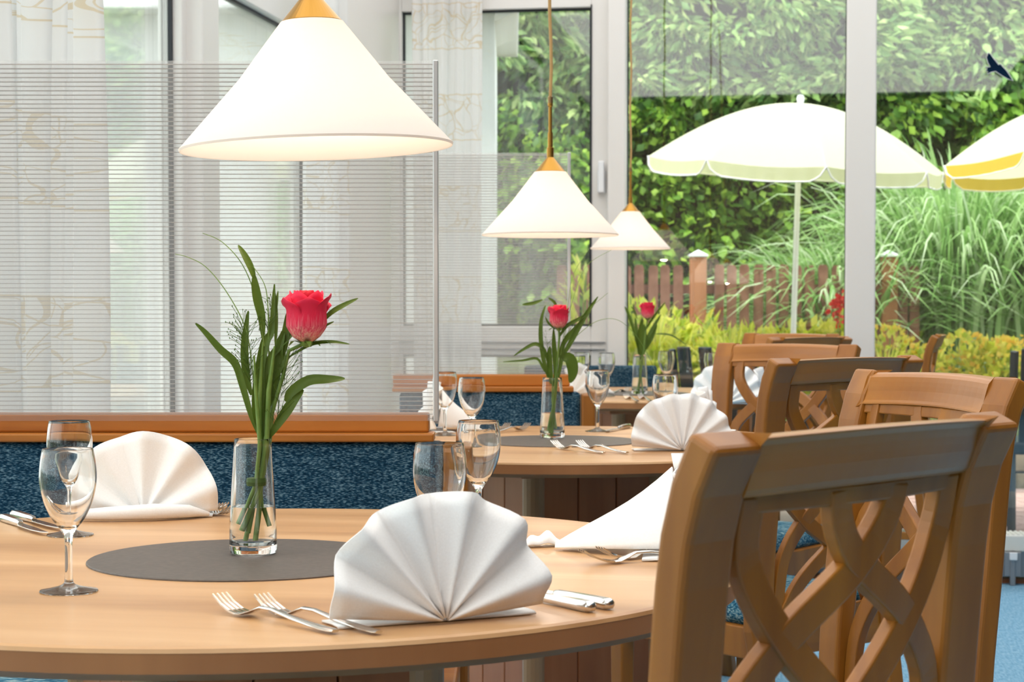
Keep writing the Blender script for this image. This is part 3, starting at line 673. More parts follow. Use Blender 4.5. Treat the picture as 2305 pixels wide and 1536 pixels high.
# ------------------------------------------------------------ benches and partitions
def bench(label, D, xr, xl, zrail=.885, seat=True, full=True, roll=0):
    pr = W(xr, 900, D); t = thing('bench', label, 'bench', (pr.x, D, 0), 0, 'blue upholstered benches'); L = -(W(xl, 900, D).x - pr.x)
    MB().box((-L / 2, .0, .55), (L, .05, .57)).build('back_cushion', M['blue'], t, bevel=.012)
    if full:
        MB().box((-L / 2 + -.025, .02, zrail - .017), (L - .01, .05, .034)).build('top_rail', M['rail'], t, bevel=.004)
        MB().box((-L / 2 - .02, .0, zrail - .042), (L + .0, .072, .0155)).build('lower_rail', M['rail'], t, bevel=.003)
        MB().box((.022, .0, .415), (.04, .09, .83)).build('end_post', M['chair'], t, bevel=.006)
    if seat:
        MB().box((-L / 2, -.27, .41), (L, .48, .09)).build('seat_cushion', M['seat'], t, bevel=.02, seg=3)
        MB().box((-L / 2, -.26, .2), (L - .02, .44, .33)).build('seat_box', M['board'], t)
        MB().box((.012, -.24, .23), (.03, .44, .46)).build('end_panel', M['post'], t, bevel=.005)
        MB().box((.012, -.24, .475), (.04, .46, .03)).build('end_cap', M['rail'], t, bevel=.005)
    return t
bench('blue bench with orange wood rail behind the foreground table', 3.36, 1003, -260)
bench('shorter blue bench behind the middle table, left of its end post', 5.42, 1306, 900)
bench('low blue bench back against the glass wall behind the third table', 8.02, 1478, 1180, full=False, zrail=.83)
def partition(label, D, x0, x1, y_top, y_bot, pitch, roll):
    a, b = W(x0, y_bot, D), W(x1, y_bot, D); zt = W(x1, y_top, D).z; zb = b.z
    t = thing('privacy_screen', label, 'screen', (b.x, D, zb), 0, 'ribbed clear privacy screens'); L = b.x - a.x; H = zt - zb; th = .010
    MB().box((-L / 2, 0, H / 2), (L, .0012, H)).build('front_sheet', M['sheet'], t)
    rb = MB(); k = 0; z = .004
    while z < H:
        rb.box((-L / 2, th / 2 + .001, z), (L, th, .0011)); z += pitch
    rb.build('ribs', M['rib'], t)['kind'] = 'stuff'
    MB().box((.006, .004, H / 2), (.0095, .016, H + .002)).build('edge_strip', M['alu'], t, bevel=.0015)
    return t
partition('wide ribbed clear screen standing on the nearest bench rail', 3.355, -260, 974, 137, 948, .00785, 0)
partition('small ribbed clear screen behind the middle table', 5.43, 880, 1276, 344, 855, .0080, 0)

# ------------------------------------------------------------ chairs
PROF = [(.075, 0), (.035, .2), (.004, .42), (.008, .56), (.022, .70), (.030, .80), (.036, .87), (.047, .93), (.070, .972)]
def yz(z):
    for (y0, z0), (y1, z1) in zip(PROF, PROF[1:]):
        if z <= z1: k = (z - z0) / (z1 - z0); k = max(0, k); return y0 + (y1 - y0) * k
    return PROF[-1][0]
def smooth_prof(za, zb, n):
    out = []
    for i in range(n):
        z = za + (zb - za) * i / (n - 1); y = (yz(max(za, z - .03)) + yz(z) * 2 + yz(min(zb, z + .03))) / 4 if 0 < i < n - 1 else yz(z); out.append((y, z))
    return out
def make_chair(label):
    t = thing('dining_chair', label, 'chair', (0, 0, 0), 0, 'lattice back dining chairs'); wd = M['chair']; X = Vector((1, 0, 0))
    def path(x, pr, off=0):
        p = []
        for i, (y, z) in enumerate(pr):
            a, b = pr[max(i - 1, 0)], pr[min(i + 1, len(pr) - 1)]; tg = Vector((0, b[0] - a[0], b[1] - a[1])).normalized(); nn = Vector((0, tg.z, -tg.y)); p.append((Vector((x, y, z)) + nn * off, X, nn))
        return p
    pr = smooth_prof(0, .972, 26)
    for s in (-1, 1):
        MB().sweep(path(s * .193, pr), lambda i: [(a * (.024 if i < 11 else .0305), b * .0155) for a, b in ((-1, -1), (1, -1), (1, 1), (-1, 1))]).build('back_post', wd, t, smooth=False, bevel=.006, seg=3)
        MB().sweep([(Vector((s * .192, -.40, z)), X, Vector((0, 1, 0))) for z in (0, .25, .44)], lambda i: [(a * (.014, .018, .02)[i], b * (.014, .018, .02)[i]) for a, b in ((-1, -1), (1, -1), (1, 1), (-1, 1))]).build('leg', wd, t, bevel=.004)
        MB().box((s * .192, -.2, .40), (.022, .40, .065)).build('side_apron', M['chair'], t, bevel=.003)
        MB().box((s * .192, -.185, .20), (.018, .42, .03)).build('side_stretcher', M['chair'], t, bevel=.003)
    MB().box((0, -.40, .40), (.36, .022, .065)).build('front_apron', M['chairx'], t, bevel=.003)
    MB().box((0, .002, .405), (.36, .024, .075)).build('rear_apron', M['chairx'], t, bevel=.003)
    MB().box((0, -.19, .20), (.37, .02, .03)).build('cross_stretcher', M['chairx'], t, bevel=.003)
    c = MB().box((0, -.205, .455), (.385, .385, .05)); c.build('seat_cushion', M['seat'], t, smooth=True, bevel=.022, seg=4)
    # crest rail: a bowed board that rolls back at the top
    rp_ = smooth_prof(.922, .972, 8); cols = []
    rows = []
    for sgn in (-1, 1):
        for (y, z) in (rp_ if sgn < 0 else rp_[::-1]):
            rows.append([(x, y + .013 * sgn + .022 * (1 - (x / .168) ** 2), z + (.004 * (1 - (x / .168) ** 2)) - .006 * sgn * 0) for x in np.linspace(-.1675, .1675, 17)])
    mb = MB(); n = len(rows[0]); m = len(rows); mb.v = [p for r in rows for p in r]
    mb.f = [((i + 1) % m * n + j, (i + 1) % m * n + j + 1, i * n + j + 1, i * n + j) for i in range(m) for j in range(n - 1)] + [tuple(i * n for i in range(m)), tuple(i * n + n - 1 for i in range(m))[::-1]]
    mb.build('crest_rail', M['chairx'], t, smooth=False, bevel=.004, angle=45)
    # lattice splat
    za, zb = .445, .924; S = MB(); N = 40
    def spl(K, q):
        k = max(i for i in range(len(K) - 1) if K[i][0] <= q + 1e-9); g = [K[max(k - 1, 0)], K[k], K[k + 1], K[min(k + 2, len(K) - 1)]]
        def sl(a, b): return (b[1] - a[1]) / (b[0] - a[0]) if b[0] > a[0] else 0
        m0 = (g[2][1] - g[0][1]) / (g[2][0] - g[0][0]) if k else 0; m1 = (g[3][1] - g[1][1]) / (g[3][0] - g[1][0]); h = g[2][0] - g[1][0]; t_ = (q - g[1][0]) / h
        return (2 * t_ ** 3 - 3 * t_ ** 2 + 1) * g[1][1] + (t_ ** 3 - 2 * t_ ** 2 + t_) * h * m0 + (3 * t_ ** 2 - 2 * t_ ** 3) * g[2][1] + (t_ ** 3 - t_ ** 2) * h * m1
    K1 = [(0, .085), (.12, .10), (.26, .24), (.42, .50), (.58, .76), (.74, .89), (1, .93)]
    K2 = [(0, .38), (.07, .41), (.14, .50), (.26, .76), (.42, .93), (.58, .76), (.70, .5), (.84, .25), (1, .10)]
    def A1(q): return spl(K1, q)
    def A2(q): return spl(K2, q)
    for fn, th in ((A1, .0150), (lambda q: 1 - A1(q), .0146), (A2, .0142), (lambda q: 1 - A2(q), .0138)):
        P = []
        for i in range(N + 1):
            q = i / N; z = zb + (za - zb) * q; x = (fn(q) - .5) * .345; P.append(Vector((x, yz(z) + .020 * (1 - (x / .168) ** 2), z)))
        pth = []
        for i, p in enumerate(P):
            tg = (P[min(i + 1, N)] - P[max(i - 1, 0)]).normalized(); nn = (Vector((0, 1, 0)) - tg * tg.y).normalized(); pth.append((p, tg.cross(nn), nn))
        S.sweep(pth, [(-.0150, -th / 2), (.0150, -th / 2), (.0150, th / 2), (-.0150, th / 2)])
    def strip(z0, z1, th):
        rws = []
        for sg in (-1, 1):
            for z in ((z0, z1) if sg < 0 else (z1, z0)):
                rws.append([(x, yz(z) + .020 * (1 - (x / .168) ** 2) + sg * th / 2, z) for x in np.linspace(-.168, .168, 13)])
        n, m = 13, 4; S.add([p for r in rws for p in r], [((i + 1) % m * n + j, (i + 1) % m * n + j + 1, i * n + j + 1, i * n + j) for i in range(m) for j in range(n - 1)])
    strip(.909, .926, .0134); strip(.44, .462, .0134)
    S.build('lattice_splat', M['chair'], t, bevel=.0022, angle=50)
    for o in t.children:
        o.data.transform(Matrix.Diagonal((.93, 1, 1, 1)))
    return t
ch = make_chair('x')
def place_chair(px, D, f, label, first=False, z=0):
    a = math.atan2(f[0], -f[1]); tx = W(px, 760, D).x
    off = Matrix.Rotation(a, 3, 'Z') @ Vector((0, .065, 0)); loc = Vector((tx, D, 0)) - off
    if first: ch.location = loc; ch.rotation_euler = (0, 0, a); ch['label'] = label; ch.scale = (1.085, 1, 1.0); return ch
    return dup(ch, loc, a, label)
place_chair(1952, 1.57, (-.71, .70), 'nearest lattice-back dining chair, its dark back filling the lower right', True)
place_chair(2106, 2.80, (-.945, -.327), 'glossy railed dining chair right behind the nearest chair, front turned to the camera')
place_chair(1908, 3.80, (-.63, .78), 'dining chair at the middle table with its brown back to the camera')
place_chair(1772, 5.32, (-.60, -.80), 'bright orange dining chair on the far side of the middle table, facing the camera')
place_chair(1782, 7.75, (-.62, -.78), 'hindmost orange dining chair at the third table, beside the glass')
place_chair(1824, 6.75, (-.66, .75), 'dining chair at the third table with its brown back to the camera')
place_chair(2108, 7.35, (-.965, .262), 'side-on dining chair alone before the golden flowers')

# ------------------------------------------------------------ pendant lamps
def make_lamp(label, loc):
    t = thing('pendant_lamp', label, 'lamp', loc, 0, 'white cone pendant lamps'); r = .174; h = .157
    MB().lathe([(.0375, h), (.040, h + .001), (r * .55, h * .62 - .012), (r - .004, .004), (r, .0), (r - .001, -.003), (r - .004, -.002), (r * .55 - .003, h * .62 - .016), (.037, h - .004)], 72).build('shade', M['shade'], t, smooth=True)
    MB().lathe([(0, h + .042), (.006, h + .042), (.010, h + .036), (.0385, h + .002), (.0375, h - .002), (0, h - .002)], 40).build('brass_cap', M['brass'], t, smooth=False)
    MB().lathe([(0, h + .10), (.0065, h + .10), (.0065, h + .04), (.009, h + .038), (.009, h + .062), (.0048, h + .064), (.0048, h + .165), (.0065, h + .167), (.0065, h + .176), (0, h + .176)], 16).build('brass_rod', M['brass'], t, smooth=False)
    MB().lathe([(0, h + .174), (.0066, h + .174), (.0066, h + .19), (.004, h + .192), (0, h + .192)], 14).build('collar', M['brassd'], t)
    top = 3.3 - loc[2]; pts = [(0.0025 * math.sin(k * 1.3), 0, h + .19 + (top - h - .19) * k / 24) for k in range(25)]
    MB().tube(pts, .0042, 8).build('cord', M['cord'], t, smooth=True)
    MB().lathe([(0, .135), (.013, .135), (.014, .10), (.03, .075), (.032, .055), (.022, .035), (0, .028)], 24).build('bulb', M['bulb'], t, smooth=True)
    l = bpy.data.lights.new('lamp_bulb_light', 'POINT'); l.energy = .85; l.color = (1, .80, .64); l.shadow_soft_size = .02
    lo_ = bpy.data.objects.new('lamp_bulb_light', l); col.objects.link(lo_); lo_.parent = t; lo_.location = (0, 0, .015)
    return t
LD = [(713, 331, 2.385, 1.0), (1238.5, 528, 4.62, .975), (1419, 559, 7.5, .925)]
q = W(*LD[0][:3]); lamp = make_lamp('largest white cone pendant over the foreground table', q)
lamp.rotation_euler = (0, R(-2.0), 0)
for (x, y, D, s), lab in zip(LD[1:], ('middle-sized white cone pendant over the second table', 'smallest white cone pendant, farthest back near the glass wall')):
    dup(lamp, W(x, y, D), 0, lab, None, s)

# ------------------------------------------------------------ table ware
def tz(x, y, dz=0.0): return Z(x, y, TZ + dz)
mat_o = None
for c, lab in ((T1, 'round dark leather mat on the foreground table under the big vase'), (T2, 'round dark leather mat on the middle table'), (T3, 'round dark leather mat on the hindmost table')):
    if mat_o is None:
        mat_o = MB().lathe([(0, .0026), (.1985, .0026), (.2, .0016), (.2, 0), (0, 0)], 80).build('table_mat', M['mat']); tag(mat_o, lab, 'mat', 'round leather mats'); mo = mat_o
    else: mo = dup(mat_o, (0, 0, 0), 0, lab)
    mo.location = (c.x + (-.005 if c is T1 else 0), c.y, TZ)

def make_glass(label, loc):
    pr = [(0, 0), (.0315, 0), (.033, .0012), (.0325, .0022), (.022, .0042), (.008, .0085), (.0045, .016), (.0042, .045), (.0047, .062), (.009, .0715), (.018, .083), (.0265, .101), (.0312, .120), (.0322, .134), (.0308, .150), (.0285, .1625), (.0278, .1632), (.0272, .1625), (.0295, .150), (.0308, .134), (.0298, .120), (.0250, .1015), (.0165, .0845), (.008, .0755), (0, .0735)]
    sm = []
    for i in range(len(pr) - 1):
        a, b, c, d = [Vector(pr[min(max(j, 0), len(pr) - 1)]) for j in (i - 1, i, i + 1, i + 2)]
        for k in range(3):
            t = k / 3; q = .5 * ((2 * b) + (c - a) * t + (2 * a - 5 * b + 4 * c - d) * t * t + (3 * b - a - 3 * c + d) * t ** 3) if 3 < i < len(pr) - 3 else b.lerp(c, t); sm.append((max(q.x, 0), q.y))
    sm.append(pr[-1])
    o = MB().lathe(sm, 56).build('wine_glass', M['glass'], None, smooth=True); o.location = loc
    return tag(o, label, 'glass', 'stemmed wine glasses')
gl = make_glass('empty wine glass at the left front of the foreground table', tz(155, 1333))
for p, lab in ((tz(158, 1206), 'empty wine glass half hidden behind the left front glass'),
               (tz(990, 1308), 'empty wine glass just behind the big front napkin, left one of two'),
               (tz(1077, 1204), 'empty wine glass behind the front napkin, taller right one of two'),
               (tz(1345, 972), 'wine glass on the middle table just right of its vase'),
               (tz(1062, 1006), 'wine glass on the middle table beside the ribbed screen edge'),
               (Vector((-.172, 4.78, TZ)), 'wine glass on the middle table, partly behind the screen edge strip'),
               (Vector((.378, 4.60, TZ)), 'wine glass on the middle table tucked behind its fan napkin'),
               (Vector((.262, 7.05, TZ)), 'wine glass on the hindmost table, leftmost of its four'),
               (Vector((.352, 6.95, TZ)), 'wine glass on the hindmost table, second from the left'),
               (Vector((.60, 7.25, TZ)), 'wine glass on the hindmost table right of the third vase'),
               (Vector((.752, 7.0, TZ)), 'wine glass behind the tall napkin of the hindmost table')):
    dup(gl, p, random.uniform(0, 6), lab)

# vases
def make_vase(label, loc):
    t = thing('bud_vase', label, 'vase', loc, 0, 'clear glass bud vases'); h = .150
    out = [(0, 0), (.0265, 0), (.0295, .002), (.031, .008), (.0308, .03), (.0275, .09), (.0238, h)]; inn = [(.0226, h), (.0262, .09), (.0294, .035), (.029, .018), (.026, .0125), (0, .0115)]
    def dense(p, m=6): return [tuple(Vector(a).lerp(Vector(b), k / m)) for a, b in zip(p, p[1:]) for k in range(m)] + [p[-1]]
    MB().lathe(dense(out) + [(.0232, h + .0008)] + dense(inn), 72).build('glass_body', M['glass'], t, smooth=True)
    MB().lathe([(0, .0122), (.0255, .0132), (.0285, .0185), (.0289, .035), (.0276, .0615), (.0270, .0625), (0, .0622)], 48).build('water', M['water'], t, smooth=True)
    return t
VZ = TZ + .0026
v1 = Z(570, 1247, VZ); v2 = Z(1243, 986, VZ); v3 = Vector((W(1440, 880, 7.12).x, 7.12, VZ))
va = make_vase('largest glass bud vase on the foreground table mat', v1)
dup(va, v2, .4, 'middle glass bud vase on the second table mat'); dup(va, v3, 1.1, 'smallest glass bud vase on the hindmost table mat')

def ribbon(mb, pts, wid, D, org, nrm=None, curl=.25):
    """leaf along image polyline points (x, y[, depth offset]); width in px at that depth; lens shaped"""
    P = [W(p[0], p[1], D + (p[2] if len(p) > 2 else 0)) - org for p in pts]
    Q = []
    for i in range(len(P) - 1):
        a, b, c, d = P[max(i - 1, 0)], P[i], P[i + 1], P[min(i + 2, len(P) - 1)]
        for k in range(4):
            t = k / 4; Q.append(.5 * ((2 * b) + (c - a) * t + (2 * a - 5 * b + 4 * c - d) * t * t + (3 * b - a - 3 * c + d) * t ** 3))
    Q.append(P[-1]); n = len(Q); rows = [[], [], [], [], []]; w = wid / F * D; nv = Vector(nrm or (random.uniform(-.5, .5), -1, random.uniform(0, .6))).normalized()
    for i, q in enumerate(Q):
        t = i / (n - 1); tg = (Q[min(i + 1, n - 1)] - Q[max(i - 1, 0)]).normalized(); s = tg.cross(nv)
        s = s.normalized() if s.length > 1e-4 else Vector((1, 0, 0)); up = s.cross(tg); ww = w * .5 * (math.sin(PI * min(1, t * .93 + .05)) ** .75 * .95 + .04)
        for k, o in enumerate((-1, -.5, 0, .5, 1)): rows[k].append(q + s * ww * o + up * ww * curl * abs(o))
    mb.grid(rows)
def rose(label, D, org, cx, cy, hpx, stem, leaves, group='red roses'):
    t = thing('rose', label, 'flower', org, 0, group); c = W(cx, cy, D) - org; h = hpx / F * D; r0 = h * .345
    base = c + Vector((0, 0, -h * .5))
    def petal(phi, r, hh, span, flare, z0, mat, tip=.0, tilt=0):
        rows = []
        for i in range(9):
            tt = i / 8; row = []
            for j in range(11):
                s = j / 5 - 1; sp = span * (math.sin(PI * min(1, .16 + tt * .62)) ** .6); a = phi + s * sp
                rr = r * (.30 + .80 * min(1, tt * 2.6) ** .6 * (1 - .16 * tt)) + flare * r * max(0, tt - .72) ** 1.3 * 4
                z = z0 + hh * tt * (1 - .13 * s * s * tt) - flare * hh * .35 * max(0, tt - .82) + tip * hh * max(0, 1 - abs(s) * 3) * max(0, tt - .8)
                row.append(base + Vector((rr * math.cos(a), rr * math.sin(a), z)))
            rows.append(row)
        MB().grid(rows).build('petal', mat, t, smooth=True, solid=h * .006)
    ph = random.uniform(0, 6)
    for k in range(5): petal(ph + k * 2 * PI / 5, r0 * 1.08, h * (.84 + .08 * (k % 2)), .95, .28 + .12 * (k % 3), 0, M['petal'], .25)
    for k in range(5): petal(ph + .6 + k * 2 * PI / 5, r0 * .88, h * .96, .9, .12, .01 * h, M['petal'], .15)
    for k in range(4): petal(ph + .2 + k * PI / 2, r0 * .66, h * .97, 1.0, .10, .03 * h, M['petalin'])
    for k in range(3): petal(ph + 1 + k * 2 * PI / 3, r0 * .40, h * .95, 1.25, .05, .05 * h, M['petalin'])
    sm = MB(); sm.lathe([(0, -h * .1), (r0 * .28, -h * .08), (r0 * .42, .02 * h), (r0 * .3, .1 * h), (0, .12 * h)], 14, base); sm.build('calyx', M['stem'], t, smooth=True)
    for k in range(5):
        a = k * 2 * PI / 5 + ph; d = Vector((math.cos(a), math.sin(a), 0)); s = Vector((-d.y, d.x, 0)) * h * .07
        rows = [[base + d * r0 * x + Vector((0, 0, z * h)) + s * w for w in (-q, 0, q)] for x, z, q in ((.25, -.02, .7), (.7, .03, 1), (1.15, .02, .7), (1.5, -.08, .1))]
        MB().grid(rows).build('sepal', M['sepal'], t, smooth=True)
    P = [base] + [W(p[0], p[1], D + (p[2] if len(p) > 2 else 0)) - org for p in stem]
    MB().tube(P, .0026 * (1 if D < 3 else 1.1), 8).build('stem', M['stem'], t, smooth=True)
    for pts, w in leaves:
        m = MB(); ribbon(m, pts, w, D, Vector(org)); m.build('leaf', M['leaf'], t, smooth=True)
    return t
def sprig(label, D, org, leaves, stems, thin, group='green foliage sprigs', fine=()):
    t = thing('foliage_sprig', label, 'greenery', org, 0, group)
    for pts, w in leaves:
        m = MB(); ribbon(m, pts, w, D, Vector(org)); m.build('leaf', M['leaf'], t, smooth=True)
    for pts, r in stems:
        MB().tube([W(p[0], p[1], D + (p[2] if len(p) > 2 else 0)) - org for p in pts], lambda i: r * (.4, .8, 1, 1, 1, 1, 1, 1)[i], 8).build('stem', M['stem'], t, smooth=True)
    for pts in thin:
        P = [W(p[0], p[1], D + (p[2] if len(p) > 2 else 0)) - org for p in pts]; Q = []
        for i in range(len(P) - 1):
            a, b, c, d = P[max(i - 1, 0)], P[i], P[i + 1], P[min(i + 2, len(P) - 1)]
            for k in range(5): s = k / 5; Q.append(.5 * ((2 * b) + (c - a) * s + (2 * a - 5 * b + 4 * c - d) * s * s + (3 * b - a - 3 * c + d) * s ** 3))
        Q.append(P[-1]); MB().tube(Q, lambda i: .0009 - .0005 * i / len(Q), 5).build('grass_stalk', M['stem'], t, smooth=True)
    if fine:
        m = MB()
        for (x0, y0, x1, y1, n, sp) in fine:
            for _ in range(n):
                a = random.random(); bx, by = x0 + (x1 - x0) * a, y0 + (y1 - y0) * a; ex, ey = bx + random.uniform(-1, 1) * sp, by - random.uniform(.4, 1.2) * sp; dd = random.uniform(-.02, .02)
                m.tube([W(bx, by, D) - org, W((bx + ex) / 2 + 2, (by + ey) / 2, D + dd * .5) - org, W(ex, ey, D + dd) - org], .00028, 4)
                e = W(ex, ey, D + dd) - org; m.lathe([(0, -.0016), (.0008, 0), (0, .0016)], 5, e)
        m.build('panicle', M['sepal'], t)['kind'] = 'stuff'
    return t
D1, D2, D3 = v1.y, v2.y, v3.y
rose('biggest red rose, in the foreground vase', D1, v1, 690, 712, 118, [(650, 790), (636, 850), (618, 910), (598, 985), (580, 1090, .004), (556, 1215, .006)],
     [([(648, 806), (700, 776), (745, 770), (787, 775)], 9), ([(700, 755), (730, 735), (752, 724)], 6), ([(715, 735), (745, 705), (775, 687), (806, 672)], 13), ([(645, 905), (655, 884), (695, 858), (740, 855), (776, 853)], 26), ([(640, 845), (628, 800), (632, 770), (640, 748)], 24)])
sprig('grass and leaf greenery in the foreground vase', D1, v1,
      [([(588, 990), (566, 935), (546, 865), (530, 818), (498, 788), (462, 748), (440, 728)], 19),
       ([(592, 760), (589, 715), (580, 675), (574, 640), (572, 618)], 21), ([(572, 628), (565, 605), (550, 575), (536, 552)], 17),
       ([(566, 890), (556, 850), (551, 800), (553, 750), (559, 700)], 19), ([(585, 975), (578, 920), (583, 840), (592, 760)], 26),
       ([(592, 990), (597, 885), (606, 815), (630, 780), (668, 738), (705, 708), (738, 680)], 17),
       ([(606, 985), (640, 935), (660, 905), (683, 878)], 26), ([(600, 930), (588, 840), (600, 770), (612, 742), (618, 640)], 20), ([(612, 900), (622, 820), (640, 770), (648, 700)], 24),
       ([(610, 860), (625, 830), (632, 800), (636, 745)], 30), ([(598, 930), (608, 880), (604, 840)], 22), ([(620, 780), (622, 720), (620, 660)], 9), ([(604, 780), (620, 700), (626, 655)], 8),
       ([(600, 990), (588, 930), (594, 860), (600, 800)], 18)],
      [([(592, 770), (588, 830), (585, 900), (586, 1000), (578, 1090), (560, 1200)], .0030), ([(618, 780, -.006), (612, 830, -.006), (605, 880, -.006), (600, 1000, -.006), (584, 1100, -.004), (548, 1195, -.004)], .0034), ([(606, 790, .01), (600, 860, .01), (595, 930, .01), (592, 1000, .008), (585, 1080, .006), (590, 1150, .006), (600, 1185, .006)], .0026), ([(572, 800, -.01), (575, 870, -.01), (580, 930, -.01), (585, 1000, -.01), (576, 1090, -.008), (540, 1180, -.008)], .0028), ([(632, 830, .004), (622, 880, .004), (612, 930, .004), (606, 1000, .004), (588, 1090, .0), (574, 1215, 0)], .0030)],
      [[(575, 900), (562, 780), (545, 720), (505, 650), (462, 600), (422, 579), (394, 572)], [(595, 780), (575, 670), (545, 595), (500, 545), (456, 525)], [(605, 800), (603, 690), (595, 640), (570, 600)]],
      fine=[(565, 870, 545, 730, 90, 40), (620, 960, 650, 800, 50, 40), (600, 760, 610, 680, 30, 25)])
MB().lathe([(0, -.005), (.0125, -.005), (.0135, 0), (.0125, .005), (0, .005)], 16).build('tie', M['sepal'], [o for o in bpy.data.objects if o.name == 'foliage_sprig'][0]).location = W(577, 1085, D1) - v1
rose('middle red rose, in the second table vase', D2, v2, 1258, 713, 54, [(1259, 760), (1256, 800), (1250, 860), (1244, 920), (1238, 975)], [([(1258, 760), (1275, 735), (1300, 720), (1330, 703)], 9), ([(1250, 742), (1235, 728), (1228, 714)], 5)])
sprig('grass and leaf greenery in the second table vase', D2, v2,
      [([(1240, 865), (1226, 820), (1218, 765), (1219, 720), (1228, 688)], 11), ([(1236, 830), (1226, 790), (1206, 775), (1182, 785), (1156, 802)], 9), ([(1240, 850), (1224, 832), (1209, 808), (1176, 812), (1132, 815)], 6),
       ([(1262, 810), (1285, 770), (1315, 715), (1346, 668)], 12), ([(1258, 805), (1270, 770), (1300, 735), (1318, 715)], 12), ([(1262, 805), (1281, 808), (1288, 836), (1283, 862)], 30), ([(1250, 870), (1250, 820), (1247, 780), (1246, 740)], 12), ([(1255, 860), (1262, 820), (1266, 790), (1272, 770)], 10),
       ([(1176, 686), (1200, 683), (1222, 675)], 8), ([(1253, 692), (1247, 680), (1234, 671)], 7), ([(1246, 870), (1238, 840), (1236, 800), (1238, 780)], 14)],
      [([(1250, 840), (1247, 900), (1235, 970)], .0030), ([(1244, 840), (1243, 900), (1250, 965)], .0028), ([(1256, 840), (1250, 900), (1242, 980)], .0030)],
      [[(1262, 800), (1278, 690), (1290, 620), (1326, 560)], [(1268, 790), (1300, 755), (1340, 725), (1380, 718), (1412, 735), (1445, 775), (1482, 850)], [(1270, 760), (1285, 690), (1318, 602), (1376, 563)], [(1270, 760), (1310, 710), (1368, 660)]], fine=[(1240, 820, 1228, 760, 26, 18)])
rose('smallest red rose, in the hindmost vase', D3, v3, 1458, 699, 38, [(1454, 740), (1450, 780), (1444, 830), (1437, 888)], [([(1452, 745), (1470, 715), (1498, 680)], 6)])
sprig('grass and leaf greenery in the hindmost vase', D3, v3,
      [([(1440, 800), (1430, 755), (1416, 712), (1406, 690)], 8), ([(1446, 800), (1462, 755), (1488, 708)], 10), ([(1447, 795), (1466, 765), (1479, 730)], 9), ([(1442, 810), (1440, 760), (1446, 715)], 14), ([(1475, 752), (1510, 755), (1546, 778)], 5), ([(1438, 800), (1434, 750), (1430, 715)], 8), ([(1434, 718), (1428, 700), (1420, 690)], 4), ([(1446, 805), (1452, 770), (1450, 730)], 12)],
      [([(1444, 800), (1442, 840), (1446, 890)], .0028), ([(1440, 800), (1440, 850), (1434, 888)], .0026)], [[(1444, 790), (1425, 730), (1408, 680)], [(1446, 800), (1455, 860), (1480, 900)]])

# napkins
def make_napkin(label, loc, rz, rad=.124, pleats=7, amp=.013, lean=R(12), tailv=(0, .17), seed=0):
    rg = random.Random(seed); t = thing('napkin', label, 'napkin', loc, rz, 'white fan folded napkins')
    th0, th1 = R(4), R(176); n = pleats * 10; rws = []
    var = [rg.uniform(-.035, .035) for _ in range(pleats + 2)]
    for i in range(9):
        s = i / 8; row = []
        for j in range(n + 1):
            b = j / n; a = th0 + (th1 - th0) * b; ph = b * pleats; k = int(min(ph, pleats - 1)); lf = ph - k
            tri = 1 - abs(2 * lf - 1); wv = .35 * tri + .65 * (.5 - .5 * math.cos(PI * tri)); edge = 1 + .035 * wv + var[k] * (1 - lf) + var[k + 1] * lf - .10 * abs(math.cos(a)) ** 6
            r = (.004 + (rad - .004) * s * edge); y = -amp * (.25 + .75 * s) * (wv * 2 - 1) * (.6 + .4 * math.sin(a)) - .004
            x, z = -r * math.cos(a), r * math.sin(a) * 1.02 + .003
            y2 = y + z * math.tan(lean); row.append((x, y2 * 1.0, max(.0015, z)))
        rws.append(row)
    MB().grid(rws).build('fan', M['white'], t, smooth=True, solid=.0022)
    # rear flap: a half cone from the fan down to a point on the table
    rws = []
    for i in range(9):
        s = i / 8; row = []
        for j in range(25):
            a = R(8) + R(164) * j / 24; rr = rad * .91; x, z = -rr * math.cos(a) * .88, rr * math.sin(a)
            p = Vector((x, amp - .0025 + z * math.tan(lean), z + .001)); e = Vector((tailv[0] + x * .10, tailv[1], .003 + .006 * math.sin(a)))
            q = p.lerp(e, s); q.z *= 1 - .12 * math.sin(PI * s); row.append(q)
        rws.append(row)
    MB().grid(rws).build('rear_flap', M['white'], t, smooth=True, solid=.002)
    # folded base strip in front of and under the fan
    MB().grid([[(x, y, z) for x in np.linspace(-rad * .86, rad * .86, 9)] for y, z in ((.010, .0012), (.014, .0028), (.03, .003), (.06, .0012))]).build('base_fold', M['white'], t, smooth=True, solid=.002)
    return t
def face(loc, d): return math.atan2(d[0], -d[1])
z1 = TZ + .0005
def nap(px, py, d, label, seed, rad=.124, pleats=7, amp=.013, lean=12, D=None, tail=(0, .17)):
    p = Z(px, py, z1) if D is None else Vector((W(px, py, D).x, D, z1))
    return make_napkin(label, p, face(p, d), rad, pleats, amp, R(lean), tail, seed)
nap(998, 1404, (.42, -.9), 'big white fan napkin at the front of the foreground table, by the forks', 2, .128, 6, .019, 10, tail=(.03, .12))
n2 = nap(322, 1168, (.10, -1), 'white fan napkin at the left back of the foreground table, before the bench', 5, .122, 5, .012, 8, tail=(.02, .10))
n3 = nap(1552, 1242, (1, -.10), 'white napkin with smooth cone flap beside the nearest chair post', 9, .122, 6, .014, 6, tail=(.0, .178))
MB().tube([(-.115, -.022, .009), (-.05, -.034, .012), (.02, -.030, .014), (.07, -.012, .012), (.10, .004, .006)], lambda i: (.006, .010, .012, .010, .003)[i], 10).build('rolled_hem', M['white'], n2, smooth=True)
nap(1535, 1016, (.05, -1), 'white fan napkin at the front of the middle table', 12, .126, 8, .013, 12)
nap(1600, 985, (.92, -.25), 'white napkin with scalloped edge just behind the front fan of the middle table', 15, .118, 7, .015, 12)
